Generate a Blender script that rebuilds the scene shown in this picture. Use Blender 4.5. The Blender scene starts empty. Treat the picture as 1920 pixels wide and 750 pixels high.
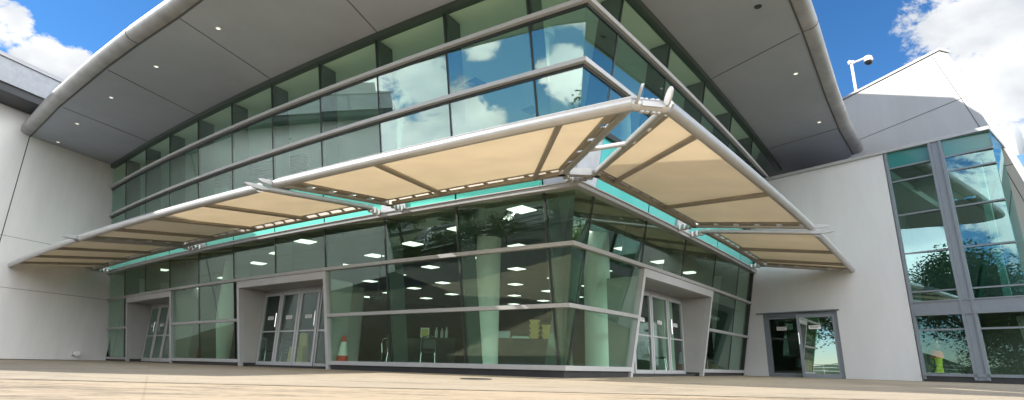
import bpy, bmesh, math, random
from mathutils import Vector, Matrix
random.seed(7)
SC = bpy.context.scene
COL = SC.collection

# ------------------------------------------------------------------ materials
def lin(r, g, b):
    f = lambda c: ((c/255+0.055)/1.055)**2.4 if c/255 > 0.04045 else c/255/12.92
    return (f(r), f(g), f(b), 1)
def mat(name, col, rough=.5, metal=0.0, noise=0.0, nscale=6.0, bump=0.0, bscale=40.0, stretch=None, spec=.5, col2=None):
    m = bpy.data.materials.new(name); m.use_nodes = True
    nt = m.node_tree; b = nt.nodes['Principled BSDF']
    b.inputs['Base Color'].default_value = col
    b.inputs['Roughness'].default_value = rough
    b.inputs['Metallic'].default_value = metal
    b.inputs['Specular IOR Level'].default_value = spec
    if noise or bump:
        tc = nt.nodes.new('ShaderNodeTexCoord'); src = tc.outputs['Object']
        if stretch:
            mp = nt.nodes.new('ShaderNodeMapping'); mp.inputs['Scale'].default_value = stretch
            nt.links.new(src, mp.inputs['Vector']); src = mp.outputs['Vector']
    if noise:
        n = nt.nodes.new('ShaderNodeTexNoise'); n.inputs['Scale'].default_value = nscale; n.inputs['Detail'].default_value = 8
        n.inputs['Roughness'].default_value = .65
        nt.links.new(src, n.inputs['Vector'])
        r = nt.nodes.new('ShaderNodeValToRGB')
        r.color_ramp.elements[0].position = .32; r.color_ramp.elements[1].position = .68
        c2 = col2 or tuple(min(1, c*(1+noise)) for c in col[:3])+(1,)
        c1 = tuple(c*(1-noise) for c in col[:3])+(1,)
        r.color_ramp.elements[0].color = c1; r.color_ramp.elements[1].color = c2
        nt.links.new(n.outputs['Fac'], r.inputs['Fac']); nt.links.new(r.outputs['Color'], b.inputs['Base Color'])
    if bump:
        n2 = nt.nodes.new('ShaderNodeTexNoise'); n2.inputs['Scale'].default_value = bscale; n2.inputs['Detail'].default_value = 6
        nt.links.new(src, n2.inputs['Vector'])
        bp = nt.nodes.new('ShaderNodeBump'); bp.inputs['Strength'].default_value = bump; bp.inputs['Distance'].default_value = .02
        nt.links.new(n2.outputs['Fac'], bp.inputs['Height']); nt.links.new(bp.outputs['Normal'], b.inputs['Normal'])
    return m
def glass(name, tint, base=.07, edge=.55, power=3.0, gcol=(.92, 1, .97, 1), wob=.0):
    m = bpy.data.materials.new(name); m.use_nodes = True; nt = m.node_tree
    for n in list(nt.nodes): nt.nodes.remove(n)
    out = nt.nodes.new('ShaderNodeOutputMaterial')
    tr = nt.nodes.new('ShaderNodeBsdfTransparent'); tr.inputs['Color'].default_value = tint
    gl = nt.nodes.new('ShaderNodeBsdfGlossy'); gl.inputs['Roughness'].default_value = 0.0; gl.inputs['Color'].default_value = gcol
    lw = nt.nodes.new('ShaderNodeLayerWeight'); lw.inputs['Blend'].default_value = .5
    pw = nt.nodes.new('ShaderNodeMath'); pw.operation = 'POWER'; pw.inputs[1].default_value = power
    mu = nt.nodes.new('ShaderNodeMath'); mu.operation = 'MULTIPLY_ADD'; mu.inputs[1].default_value = edge; mu.inputs[2].default_value = base
    mu.use_clamp = True
    mx = nt.nodes.new('ShaderNodeMixShader')
    nt.links.new(lw.outputs['Facing'], pw.inputs[0]); nt.links.new(pw.outputs[0], mu.inputs[0]); nt.links.new(mu.outputs[0], mx.inputs['Fac'])
    nt.links.new(tr.outputs[0], mx.inputs[1]); nt.links.new(gl.outputs[0], mx.inputs[2]); nt.links.new(mx.outputs[0], out.inputs['Surface'])
    if wob:
        tc = nt.nodes.new('ShaderNodeTexCoord'); n2 = nt.nodes.new('ShaderNodeTexNoise'); n2.inputs['Scale'].default_value = .9; n2.inputs['Detail'].default_value = 1
        nt.links.new(tc.outputs['Object'], n2.inputs['Vector'])
        bp = nt.nodes.new('ShaderNodeBump'); bp.inputs['Strength'].default_value = wob; bp.inputs['Distance'].default_value = .02
        nt.links.new(n2.outputs['Fac'], bp.inputs['Height']); nt.links.new(bp.outputs['Normal'], gl.inputs['Normal'])
    return m
def emis(name, col, s):
    m = bpy.data.materials.new(name); m.use_nodes = True; b = m.node_tree.nodes['Principled BSDF']
    b.inputs['Base Color'].default_value = col; b.inputs['Emission Color'].default_value = col; b.inputs['Emission Strength'].default_value = s
    return m
def fabric_mat(name, col, trans=.5):
    m = bpy.data.materials.new(name); m.use_nodes = True; nt = m.node_tree
    for n in list(nt.nodes): nt.nodes.remove(n)
    out = nt.nodes.new('ShaderNodeOutputMaterial'); df = nt.nodes.new('ShaderNodeBsdfDiffuse'); ts = nt.nodes.new('ShaderNodeBsdfTranslucent')
    mx = nt.nodes.new('ShaderNodeMixShader'); mx.inputs[0].default_value = trans
    tc = nt.nodes.new('ShaderNodeTexCoord'); n = nt.nodes.new('ShaderNodeTexNoise'); n.inputs['Scale'].default_value = 1.1; n.inputs['Detail'].default_value = 9
    mp = nt.nodes.new('ShaderNodeMapping'); mp.inputs['Scale'].default_value = (1, 1.6, 1)
    nt.links.new(tc.outputs['Object'], mp.inputs['Vector']); nt.links.new(mp.outputs[0], n.inputs['Vector'])
    r = nt.nodes.new('ShaderNodeValToRGB'); r.color_ramp.elements[0].position = .3; r.color_ramp.elements[1].position = .7
    r.color_ramp.elements[0].color = tuple(c*.93 for c in col[:3])+(1,); r.color_ramp.elements[1].color = tuple(min(1, c*1.015) for c in col[:3])+(1,)
    nt.links.new(n.outputs['Fac'], r.inputs['Fac'])
    nt.links.new(r.outputs['Color'], df.inputs['Color']); nt.links.new(r.outputs['Color'], ts.inputs['Color'])
    nt.links.new(df.outputs[0], mx.inputs[1]); nt.links.new(ts.outputs[0], mx.inputs[2]); nt.links.new(mx.outputs[0], out.inputs['Surface'])
    return m

T = {}
T['glass'] = glass('tinted_glass', (.82, .94, .87, 1), base=.055, edge=.40, power=2.8, gcol=(.88, 1, .9, 1), wob=.06)
T['glass_up'] = glass('reflective_glass', (.74, .90, .84, 1), base=.12, edge=.26, power=2.4, wob=.05)
T['glass_clear'] = glass('clear_green_glass', (.90, .99, .92, 1), base=.03, edge=.4, power=3, wob=.03)
T['glass_side'] = glass('blue_green_glass', (.50, .72, .68, 1), base=.16, edge=.5, power=2.4, gcol=(.72, .95, .97, 1), wob=.05)
T['glass_low'] = glass('low_window_glass', (.74, .88, .82, 1), base=.10, edge=.45, power=2.6, gcol=(.8, .97, .95, 1), wob=.05)
T['glass_door'] = glass('door_glass', (.76, .88, .82, 1), base=.04, edge=.4, power=3, wob=.03)
T['glass_mirror'] = glass('door_mirror_glass', (.35, .5, .45, 1), base=.42, edge=.4, power=2, wob=.03)
T['teal'] = mat('teal_spandrel_glass', lin(95, 200, 178), .12, 0, spec=.7)
T['teal_shaded'] = mat('shaded_teal_spandrel', lin(80, 172, 166), .1, 0, spec=.9)  # darker copy of the teal for the right side, shade put into the colour
T['teal_dark'] = mat('dark_teal_panel', lin(52, 122, 122), .12, 0, spec=.7)
T['alu'] = mat('painted_aluminium', (.37, .375, .375, 1), .42, .25, noise=.06, nscale=3)
T['alu_light'] = mat('pale_aluminium', (.44, .45, .46, 1), .4, .15, noise=.05, nscale=3)
T['steel'] = mat('silver_tube', (.46, .455, .44, 1), .30, .55, noise=.06, nscale=4)
T['steel_beam'] = mat('bronze_grey_beam', (.33, .30, .25, 1), .45, .3, noise=.08, nscale=4)
T['gasket'] = mat('dark_gasket', (.012, .016, .015, 1), .5)
T['fin'] = mat('dark_green_fin', (.06, .085, .075, 1), .4, .2)
T['soffit'] = mat('soffit_panel', (.36, .39, .445, 1), .55, .05, noise=.09, nscale=.45)
T['fascia'] = mat('rolled_metal_fascia', (.33, .33, .325, 1), .42, .3, noise=.22, nscale=1.6)
T['rooftop'] = mat('roof_sheet', (.4, .4, .4, 1), .5, .3)
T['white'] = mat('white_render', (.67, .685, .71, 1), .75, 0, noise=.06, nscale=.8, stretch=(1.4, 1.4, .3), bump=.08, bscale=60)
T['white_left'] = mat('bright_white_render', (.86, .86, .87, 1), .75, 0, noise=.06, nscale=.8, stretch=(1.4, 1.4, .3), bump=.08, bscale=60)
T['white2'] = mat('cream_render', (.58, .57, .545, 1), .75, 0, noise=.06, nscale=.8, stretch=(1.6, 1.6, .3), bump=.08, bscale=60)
T['groove'] = mat('shadow_joint', (.10, .10, .10, 1), .8)
T['panelgrey'] = mat('grey_cladding', (.36, .38, .41, 1), .5, .1, noise=.12, nscale=5)
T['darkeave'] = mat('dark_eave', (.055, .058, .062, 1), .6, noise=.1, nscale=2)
T['plinth'] = mat('charcoal_tile', (.035, .036, .040, 1), .4, noise=.25, nscale=4)
T['greyframe'] = mat('grey_window_frame', (.22, .25, .29, 1), .45, .15, noise=.05)
T['reveal'] = mat('portal_lining', (.42, .42, .41, 1), .5, noise=.05, nscale=2)
T['fabric'] = fabric_mat('beige_shade_cloth', (.80, .715, .575, 1), .60)
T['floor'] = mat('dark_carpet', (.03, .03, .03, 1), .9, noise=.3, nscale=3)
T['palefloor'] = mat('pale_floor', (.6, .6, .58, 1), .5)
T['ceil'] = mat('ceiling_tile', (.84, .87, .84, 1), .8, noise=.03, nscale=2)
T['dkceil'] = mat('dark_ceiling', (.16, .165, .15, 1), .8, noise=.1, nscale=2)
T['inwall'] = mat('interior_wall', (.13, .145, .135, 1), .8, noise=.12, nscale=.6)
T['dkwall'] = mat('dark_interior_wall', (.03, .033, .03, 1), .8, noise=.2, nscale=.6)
T['column'] = mat('column_paint', (.88, .90, .86, 1), .6)
T['lamp'] = emis('light_panel', (1, .98, .92, 1), .8)
T['lampdim'] = emis('downlight_disc', (1, .97, .9, 1), .4)
T['black'] = mat('black_plastic', (.012, .012, .013, 1), .35)
T['chrome'] = mat('chrome_tube', (.7, .7, .7, 1), .15, .9)
T['orange'] = mat('cone_orange', lin(214, 62, 30), .5)
T['conewhite'] = mat('cone_white', (.8, .8, .8, 1), .5)
T['cloth_dark'] = mat('dark_tablecloth', (.04, .045, .048, 1), .9, noise=.2, nscale=6)
T['card'] = mat('yellow_card', lin(222, 196, 120), .7, noise=.1)
T['paper'] = mat('paper_white', (.82, .82, .82, 1), .6)
T['ink'] = mat('ink_grey', (.12, .12, .13, 1), .6)
T['boxblue'] = mat('pale_blue_box', lin(170, 205, 220), .6)
T['bottle'] = mat('bottle_glass', (.45, .5, .45, 1), .15)
T['red'] = mat('red_cloth', lin(190, 30, 28), .7)
T['hivis'] = mat('hi_vis_yellow', lin(200, 220, 40), .6)
T['hiorange'] = mat('hi_vis_orange', lin(250, 85, 30), .6)
T['skin'] = mat('skin_tone', lin(170, 120, 90), .6)
T['navy'] = mat('navy_trousers', (.02, .025, .05, 1), .8)
T['bark'] = mat('bark', (.09, .07, .05, 1), .9, noise=.3, nscale=5)
T['leafA'] = mat('leaf_green', (.11, .17, .045, 1), .6, noise=.5, nscale=1.2)
T['leafB'] = mat('leaf_dark', (.075, .12, .035, 1), .6, noise=.5, nscale=1.2)
T['leafC'] = mat('leaf_bright', (.10, .15, .03, 1), .6, noise=.45, nscale=1.5)
T['asphalt'] = mat('asphalt', (.045, .045, .046, 1), .9, noise=.25, nscale=2, bump=.2)
T['grass'] = mat('grass_green', (.05, .085, .022, 1), .9, noise=.4, nscale=1)
T['kerb'] = mat('kerb_concrete', (.42, .40, .37, 1), .8, noise=.1)
T['carpaint'] = mat('white_car_paint', (.75, .75, .76, 1), .2, .1)
T['carpaint2'] = mat('silver_car_paint', (.4, .41, .43, 1), .2, .5)
T['carglass'] = mat('car_window', (.02, .025, .03, 1), .05)
T['tyre'] = mat('tyre_rubber', (.02, .02, .02, 1), .8)
T['towerwhite'] = mat('tower_panel', (.36, .38, .41, 1), .5)
T['towerglass'] = mat('tower_glass', lin(70, 120, 160), .1, .2, spec=.8)

# plaza paving: broad trowel streaks, slabs and stains
def paving(name, ca, cb, joint):
    m = bpy.data.materials.new(name); m.use_nodes = True; nt = m.node_tree; b = nt.nodes['Principled BSDF']
    b.inputs['Roughness'].default_value = .85
    tc = nt.nodes.new('ShaderNodeTexCoord'); mp = nt.nodes.new('ShaderNodeMapping'); mp.inputs['Scale'].default_value = (.55, 2.2, 1); mp.inputs['Rotation'].default_value = (0, 0, math.radians(6))
    nt.links.new(tc.outputs['Object'], mp.inputs['Vector'])
    n1 = nt.nodes.new('ShaderNodeTexNoise'); n1.inputs['Scale'].default_value = 2.4; n1.inputs['Detail'].default_value = 10; n1.inputs['Roughness'].default_value = .7; n1.inputs['Distortion'].default_value = .6
    nt.links.new(mp.outputs[0], n1.inputs['Vector'])
    n2 = nt.nodes.new('ShaderNodeTexNoise'); n2.inputs['Scale'].default_value = .35; n2.inputs['Detail'].default_value = 5
    nt.links.new(tc.outputs['Object'], n2.inputs['Vector'])
    n3 = nt.nodes.new('ShaderNodeTexNoise'); n3.inputs['Scale'].default_value = 26; n3.inputs['Detail'].default_value = 4
    nt.links.new(mp.outputs[0], n3.inputs['Vector'])
    a = nt.nodes.new('ShaderNodeMath'); a.operation = 'MULTIPLY_ADD'; a.inputs[1].default_value = .5
    nt.links.new(n2.outputs['Fac'], a.inputs[0]); nt.links.new(n1.outputs['Fac'], a.inputs[2])
    a2 = nt.nodes.new('ShaderNodeMath'); a2.operation = 'MULTIPLY_ADD'; a2.inputs[1].default_value = .45
    nt.links.new(n3.outputs['Fac'], a2.inputs[0]); nt.links.new(a.outputs[0], a2.inputs[2])
    r = nt.nodes.new('ShaderNodeValToRGB'); r.color_ramp.elements[0].position = .72; r.color_ramp.elements[1].position = .98
    r.color_ramp.elements[0].color = ca; r.color_ramp.elements[1].color = cb
    nt.links.new(a2.outputs[0], r.inputs['Fac'])
    br = nt.nodes.new('ShaderNodeTexBrick'); br.inputs['Scale'].default_value = 1; br.offset = 0; br.inputs['Brick Width'].default_value = joint; br.inputs['Row Height'].default_value = joint
    br.inputs['Mortar Size'].default_value = .008; br.inputs['Color1'].default_value = (1, 1, 1, 1); br.inputs['Color2'].default_value = (.9, .9, .9, 1); br.inputs['Mortar'].default_value = (.86, .85, .84, 1)
    mp2 = nt.nodes.new('ShaderNodeMapping'); mp2.inputs['Rotation'].default_value = (0, 0, math.radians(-31.4))
    nt.links.new(tc.outputs['Object'], mp2.inputs['Vector']); nt.links.new(mp2.outputs[0], br.inputs['Vector'])
    mx = nt.nodes.new('ShaderNodeMix'); mx.data_type = 'RGBA'; mx.blend_type = 'MULTIPLY'; mx.inputs[0].default_value = 1
    nt.links.new(r.outputs['Color'], mx.inputs[6]); nt.links.new(br.outputs['Color'], mx.inputs[7])
    nt.links.new(mx.outputs[2], b.inputs['Base Color'])
    bp = nt.nodes.new('ShaderNodeBump'); bp.inputs['Strength'].default_value = .25; bp.inputs['Distance'].default_value = .02
    nt.links.new(a2.outputs[0], bp.inputs['Height']); nt.links.new(bp.outputs['Normal'], b.inputs['Normal'])
    return m
T['pave'] = paving('plaza_concrete', (.085, .066, .046, 1), (.42, .33, .22, 1), 3.0)
T['pave2'] = paving('smooth_concrete', (.17, .145, .105, 1), (.39, .325, .235, 1), 2.0)

# ------------------------------------------------------------------ object helpers
def tag(o, label=None, cat=None, group=None, kind=None):
    if label: o['label'] = label
    if cat: o['category'] = cat
    if group: o['group'] = group
    if kind: o['kind'] = kind
    return o
def thing(name, label, cat, loc=(0, 0, 0), group=None, rz=0):
    o = bpy.data.objects.new(name, None); COL.objects.link(o); o.location = loc; o.rotation_euler = (0, 0, rz)
    o.empty_display_size = .2
    return tag(o, label, cat, group)
def world_loc(o):
    v = Vector((0, 0, 0))
    while o is not None:
        v += o.location; o = o.parent
    return v
class MB:
    def __init__(s): s.v = []; s.f = []; s.mi = []
    def add(s, vs, fs, mi=0):
        n = len(s.v); s.v += [Vector(v) for v in vs]; s.f += [tuple(i+n for i in f) for f in fs]; s.mi += [mi]*len(fs); return s
    def hexa(s, p, mi=0):   # 8 points: bottom 4 (ccw), top 4
        return s.add(p, [(3, 2, 1, 0), (4, 5, 6, 7), (0, 1, 5, 4), (1, 2, 6, 5), (2, 3, 7, 6), (3, 0, 4, 7)], mi)
    def box(s, x0, y0, z0, x1, y1, z1, mi=0):
        return s.hexa([(x0, y0, z0), (x1, y0, z0), (x1, y1, z0), (x0, y1, z0), (x0, y0, z1), (x1, y0, z1), (x1, y1, z1), (x0, y1, z1)], mi)
    def loft(s, loops, caps=True, mi=0):  # list of equal-length closed loops
        n = len(loops[0]); vs = [p for l in loops for p in l]; fs = []
        for k in range(len(loops)-1):
            for i in range(n):
                j = (i+1) % n; fs.append((k*n+i, k*n+j, (k+1)*n+j, (k+1)*n+i))
        if caps: fs.append(tuple(range(n))[::-1]); fs.append(tuple((len(loops)-1)*n+i for i in range(n)))
        return s.add(vs, fs, mi)
    def bar(s, a, b, w, h, up=(0, 0, 1), mi=0):  # rectangular bar between two points
        a, b = Vector(a), Vector(b); d = (b-a).normalized(); sd = d.cross(Vector(up)).normalized(); u = sd.cross(d)
        c = [sd*w/2+u*h/2, -sd*w/2+u*h/2, -sd*w/2-u*h/2, sd*w/2-u*h/2]
        return s.loft([[a+q for q in c], [b+q for q in c]], mi=mi)
    def tube(s, pts, r, n=12, mi=0, caps=True):
        pts = [Vector(p) for p in pts]; rs = r if isinstance(r, (list, tuple)) else [r]*len(pts); loops = []
        for i, p in enumerate(pts):
            d = (pts[min(i+1, len(pts)-1)]-pts[max(i-1, 0)]).normalized()
            a = d.cross(Vector((0, 0, 1)))
            if a.length < 1e-3: a = d.cross(Vector((0, 1, 0)))
            a.normalize(); b = d.cross(a)
            loops.append([p+(a*math.cos(2*math.pi*k/n)+b*math.sin(2*math.pi*k/n))*rs[i] for k in range(n)])
        return s.loft(loops, caps, mi)
    def lathe(s, prof, c=(0, 0, 0), n=20, mi=0):
        c = Vector(c); loops = [[c+Vector((r*math.cos(2*math.pi*k/n), r*math.sin(2*math.pi*k/n), z)) for k in range(n)] for r, z in prof]
        return s.loft(loops, True, mi)
    def build(s, name, m, parent=None, smooth=False, bevel=0):
        off = world_loc(parent) if parent is not None else Vector((0, 0, 0))
        me = bpy.data.meshes.new(name); me.from_pydata([v-off for v in s.v], [], s.f)
        for mm in (m if isinstance(m, (list, tuple)) else [m]): me.materials.append(mm)
        for i, p in enumerate(me.polygons): p.material_index = s.mi[i]
        bm = bmesh.new(); bm.from_mesh(me); bmesh.ops.recalc_face_normals(bm, faces=bm.faces)
        bm.to_mesh(me); bm.free()
        if smooth:
            for p in me.polygons: p.use_smooth = True
            try: me.set_sharp_from_angle(angle=math.radians(40))
            except Exception: pass
        o = bpy.data.objects.new(name, me); COL.objects.link(o)
        if parent is not None: o.parent = parent
        if bevel:
            md = o.modifiers.new('bevel', 'BEVEL'); md.width = bevel; md.segments = 2; md.limit_method = 'ANGLE'
        return o
def each(mb, name, m, parent, **kw):
    """one object per connected piece"""
    par = list(range(len(mb.v)))
    def fd(i):
        while par[i] != i: par[i] = par[par[i]]; i = par[i]
        return i
    for f in mb.f:
        for q in f[1:]: par[fd(q)] = fd(f[0])
    g = {}
    for k, f in enumerate(mb.f): g.setdefault(fd(f[0]), []).append(k)
    out = []
    for fs in g.values():
        idx = {}; n = MB()
        for k in fs:
            for q in mb.f[k]:
                if q not in idx: idx[q] = len(n.v); n.v.append(mb.v[q])
            n.f.append(tuple(idx[q] for q in mb.f[k])); n.mi.append(mb.mi[k])
        out.append(n.build(name, m, parent, **kw))
    return out
def copy_thing(src, loc, rz=0.0, label=None, scale=None):
    r = src.copy(); COL.objects.link(r); r.location = loc; r.rotation_euler = (0, 0, rz)
    if scale: r.scale = scale
    if label: r['label'] = label
    for ch in list(src.children):
        c = ch.copy(); COL.objects.link(c); c.parent = r
        for g in list(ch.children):
            e = g.copy(); COL.objects.link(e); e.parent = c
    return r

# ------------------------------------------------------------------ facade frame (two curved walls that lean outward)
Cx, Cy = .95974, 10.0
aL, aR = .5484622, .8818306
dL = Vector((-math.cos(aL), math.sin(aL))); dR = Vector((math.cos(aR), math.sin(aR)))
nL = Vector((-math.sin(aL), -math.cos(aL))); nR = Vector((math.sin(aR), -math.cos(aR)))
TL, TR, KL, KR = .18943, .19559, .0044727, .0028180
SD = {'L': (dL, nL, TL, KL), 'R': (dR, nR, TR, KR)}
def S(side, t, z, o=0.0, lean=True):
    D, n, tl, k = SD[side]
    q = Vector((Cx, Cy))+D*t+n*((z*tl if lean else 0)-k*t*t+o)
    return Vector((q.x, q.y, z))
def corner(z, o=0.0):
    # plan point where both leaning planes (pushed out by o) meet
    b1, b2 = z*TL+o, z*TR+o
    det = nL.x*nR.y-nL.y*nR.x
    x = (b1*nR.y-b2*nL.y)/det; y = (nL.x*b2-nR.x*b1)/det
    return Vector((x, y))
def tc(side, z, o=0.0): return corner(z, o).dot(SD[side][0])
ZS, Z1, Z2, Z3, ZU, Z4, Z5, Z6 = .03, 1.02, 2.05, 3.01, 4.15, 5.156, 6.205, 7.043
GZ = lambda x, y: -.235+.0055*y
T0L = .13; ML = [T0L+1.96*i for i in range(10)]; TEL = 19.62      # mullions and far end, left side
T0R = .15; MR = [T0R+2.16*i for i in range(5)]; TER = 10.22

def fbox(mb, side, t0, t1, z0, z1, o0, o1, seg=None, mi=0):
    """box on the leaning facade; t0/t1 may be 'c' (meets the other side at the corner)"""
    tt = lambda t, z, o: tc(side, z, o) if t == 'c' else t
    ta = 0 if t0 == 'c' else t0
    n = seg or max(1, int(abs(t1-ta)/1.0))
    loops = []
    for i in range(n+1):
        f = i/n; lp = []
        for z, o in ((z0, o0), (z0, o1), (z1, o1), (z1, o0)):
            a = tt(t0, z, o); t = a+(t1-a)*f
            lp.append(S(side, t, z, o))
        loops.append(lp)
    mb.loft(loops, True, mi)

# ------------------------------------------------------------------ the main building
B = thing('glass_building', 'two storey glass corner building with leaning facade and wide grey overhanging roof', 'building', (Cx, Cy, 0))
def bar_pair(name, z0, z1, o0, o1, m, tl=TEL, tr=TER, skipL=(), skipR=()):
    def spans(end, skips):
        out = []; a = 'c'
        for s0, s1 in sorted(skips):
            out.append((a, s0)); a = s1
        out.append((a, end)); return out
    for side, end, sk in (('L', tl, skipL), ('R', tr, skipR)):
        mb = MB()
        for a, b in spans(end, sk): fbox(mb, side, a, b, z0, z1, o0, o1)
        each(mb, name, m, B)
PL1, PL2, PR1 = (5.95, 9.68), (13.6, 17.38), (2.36, 6.55)         # the three entrance portals
bar_pair('sill', -.055, .028, -.12, .05, T['alu_light'], skipL=(PL1, PL2), skipR=(PR1,))
bar_pair('plinth', -.30, -.058, -.15, -.01, T['plinth'], skipL=(PL1, PL2), skipR=(PR1,))
bar_pair('lower_transom', .985, 1.055, -.06, .055, T['alu'], tl=TEL+.15, tr=TER+.12, skipL=(PL1, PL2), skipR=(PR1,))
bar_pair('middle_transom', 2.015, 2.085, -.06, .055, T['alu'], tl=TEL+.15, tr=TER+.15)
bar_pair('awning_rail', 2.985, 3.055, -.08, .10, T['alu'], tl=TEL+.1, tr=TER+.12)
bar_pair('rail_flashing', 3.058, 3.075, -.02, .13, T['alu_light'], tl=TEL+.1, tr=TER+.12)
bar_pair('spandrel_head', 4.10, 4.19, -.06, .05, T['gasket'])
bar_pair('upper_transom', 5.10, 5.175, -.05, .08, T['alu_light'], tl=TEL+.12, tr=10.9)
bar_pair('upper_transom', 6.15, 6.225, -.05, .08, T['alu_light'], tl=TEL+.12, tr=11.1)
bar_pair('shadow_gap', 5.05, 5.097, -.05, .0, T['gasket'], tr=10.9)
bar_pair('shadow_gap', 6.10, 6.147, -.05, .0, T['gasket'], tr=11.1)
bar_pair('head_frame', 6.93, 7.04, -.10, .06, T['fin'], tr=12.6)
def bays(side, ms, end):
    e = ['c']+list(ms)+[end]; return list(zip(e[:-1], e[1:]))
GAP = .022
def pane(side, a, b, z0, z1, m, o=-.035, name='window_pane', th=.012):
    mb = MB(); ta = a if a == 'c' else a+GAP; tb = b-GAP
    fbox(mb, side, ta, tb, z0, z1, o, o+th, seg=1)
    return mb.build(name, m, B)
def inportal(side, a, b):
    a = -.6 if a == 'c' else a
    for p0, p1 in ((PL1, PL2) if side == 'L' else (PR1,)):
        if a > p0-.35 and b < p1+.35: return True
    return False
def clip(side, a, b):
    """lower bays stop at the portal jambs"""
    for p0, p1 in ((PL1, PL2) if side == 'L' else (PR1,)):
        aa = -.6 if a == 'c' else a
        if aa < p0 < b and b <= p1+.4: b = p0
        if aa >= p0-.4 and aa < p1 < b: a = p1
    return a, b
for side, ms, end, endU in (('L', ML, TEL, TEL), ('R', MR, TER, 10.75)):
    for a, b in bays(side, ms, end):
        if not inportal(side, a, b):
            ca, cb = clip(side, a, b)
            if cb-(0 if ca == 'c' else ca) > .1 or ca == 'c':
                pane(side, ca, cb, .032, .982, T['glass']); pane(side, ca, cb, 1.058, 2.006, T['glass'])
        pane(side, a, b, 2.094, 2.98, T['glass'])
    for a, b in bays(side, ms, endU):
        if a == 'c':
            mb = MB(); fbox(mb, side, 'c', b-.02, 3.08, 4.10, -.04, .0, seg=1); mb.build('corner_cladding', T['panelgrey'], B)
        else:
            pane(side, a, b, 3.08, 4.095, T['teal' if side == 'L' else 'teal_shaded'], name='spandrel_pane')
        pane(side, a, b, 4.195, 5.047, T['glass_up']); pane(side, a, b, 5.185, 6.097, T['glass_up']); pane(side, a, b, 6.235, 6.925, T['glass_clear'])
    for t in ms:
        for z0, z1 in ((-.05, 2.98), (4.19, 6.93)):
            for p0, p1 in ((PL1, PL2) if side == 'L' else (PR1,)):
                if p0-.1 < t < p1+.1 and z0 < 1: z0 = 2.09
            mb = MB(); fbox(mb, side, t-.02, t+.02, z0, z1, -.055, -.018, seg=1); mb.build('mullion_gasket', T['gasket'], B)
            mb = MB(); fbox(mb, side, t-.06, t+.06, z0, z1, -.50, -.06, seg=1); mb.build('mullion_fin', T['fin'], B)
# white bracket plates on the spandrel
for side, ts in (('L', (3.72, 11.75)), ('R', (4.08,))):
    for t in ts:
        mb = MB(); fbox(mb, side, t-.34, t+.34, 3.08, 3.5, -.015, .03, seg=1); mb.build('bracket_plate', T['alu_light'], B)
mb = MB(); fbox(mb, 'L', TEL, TEL+.06, -.2, 7.0, -.12, .03, seg=1); mb.build('end_frame', T['gasket'], B)
mb = MB(); fbox(mb, 'R', TER, TER+.05, -.2, 4.15, -.12, .03, seg=1); mb.build('end_frame', T['gasket'], B)

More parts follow.
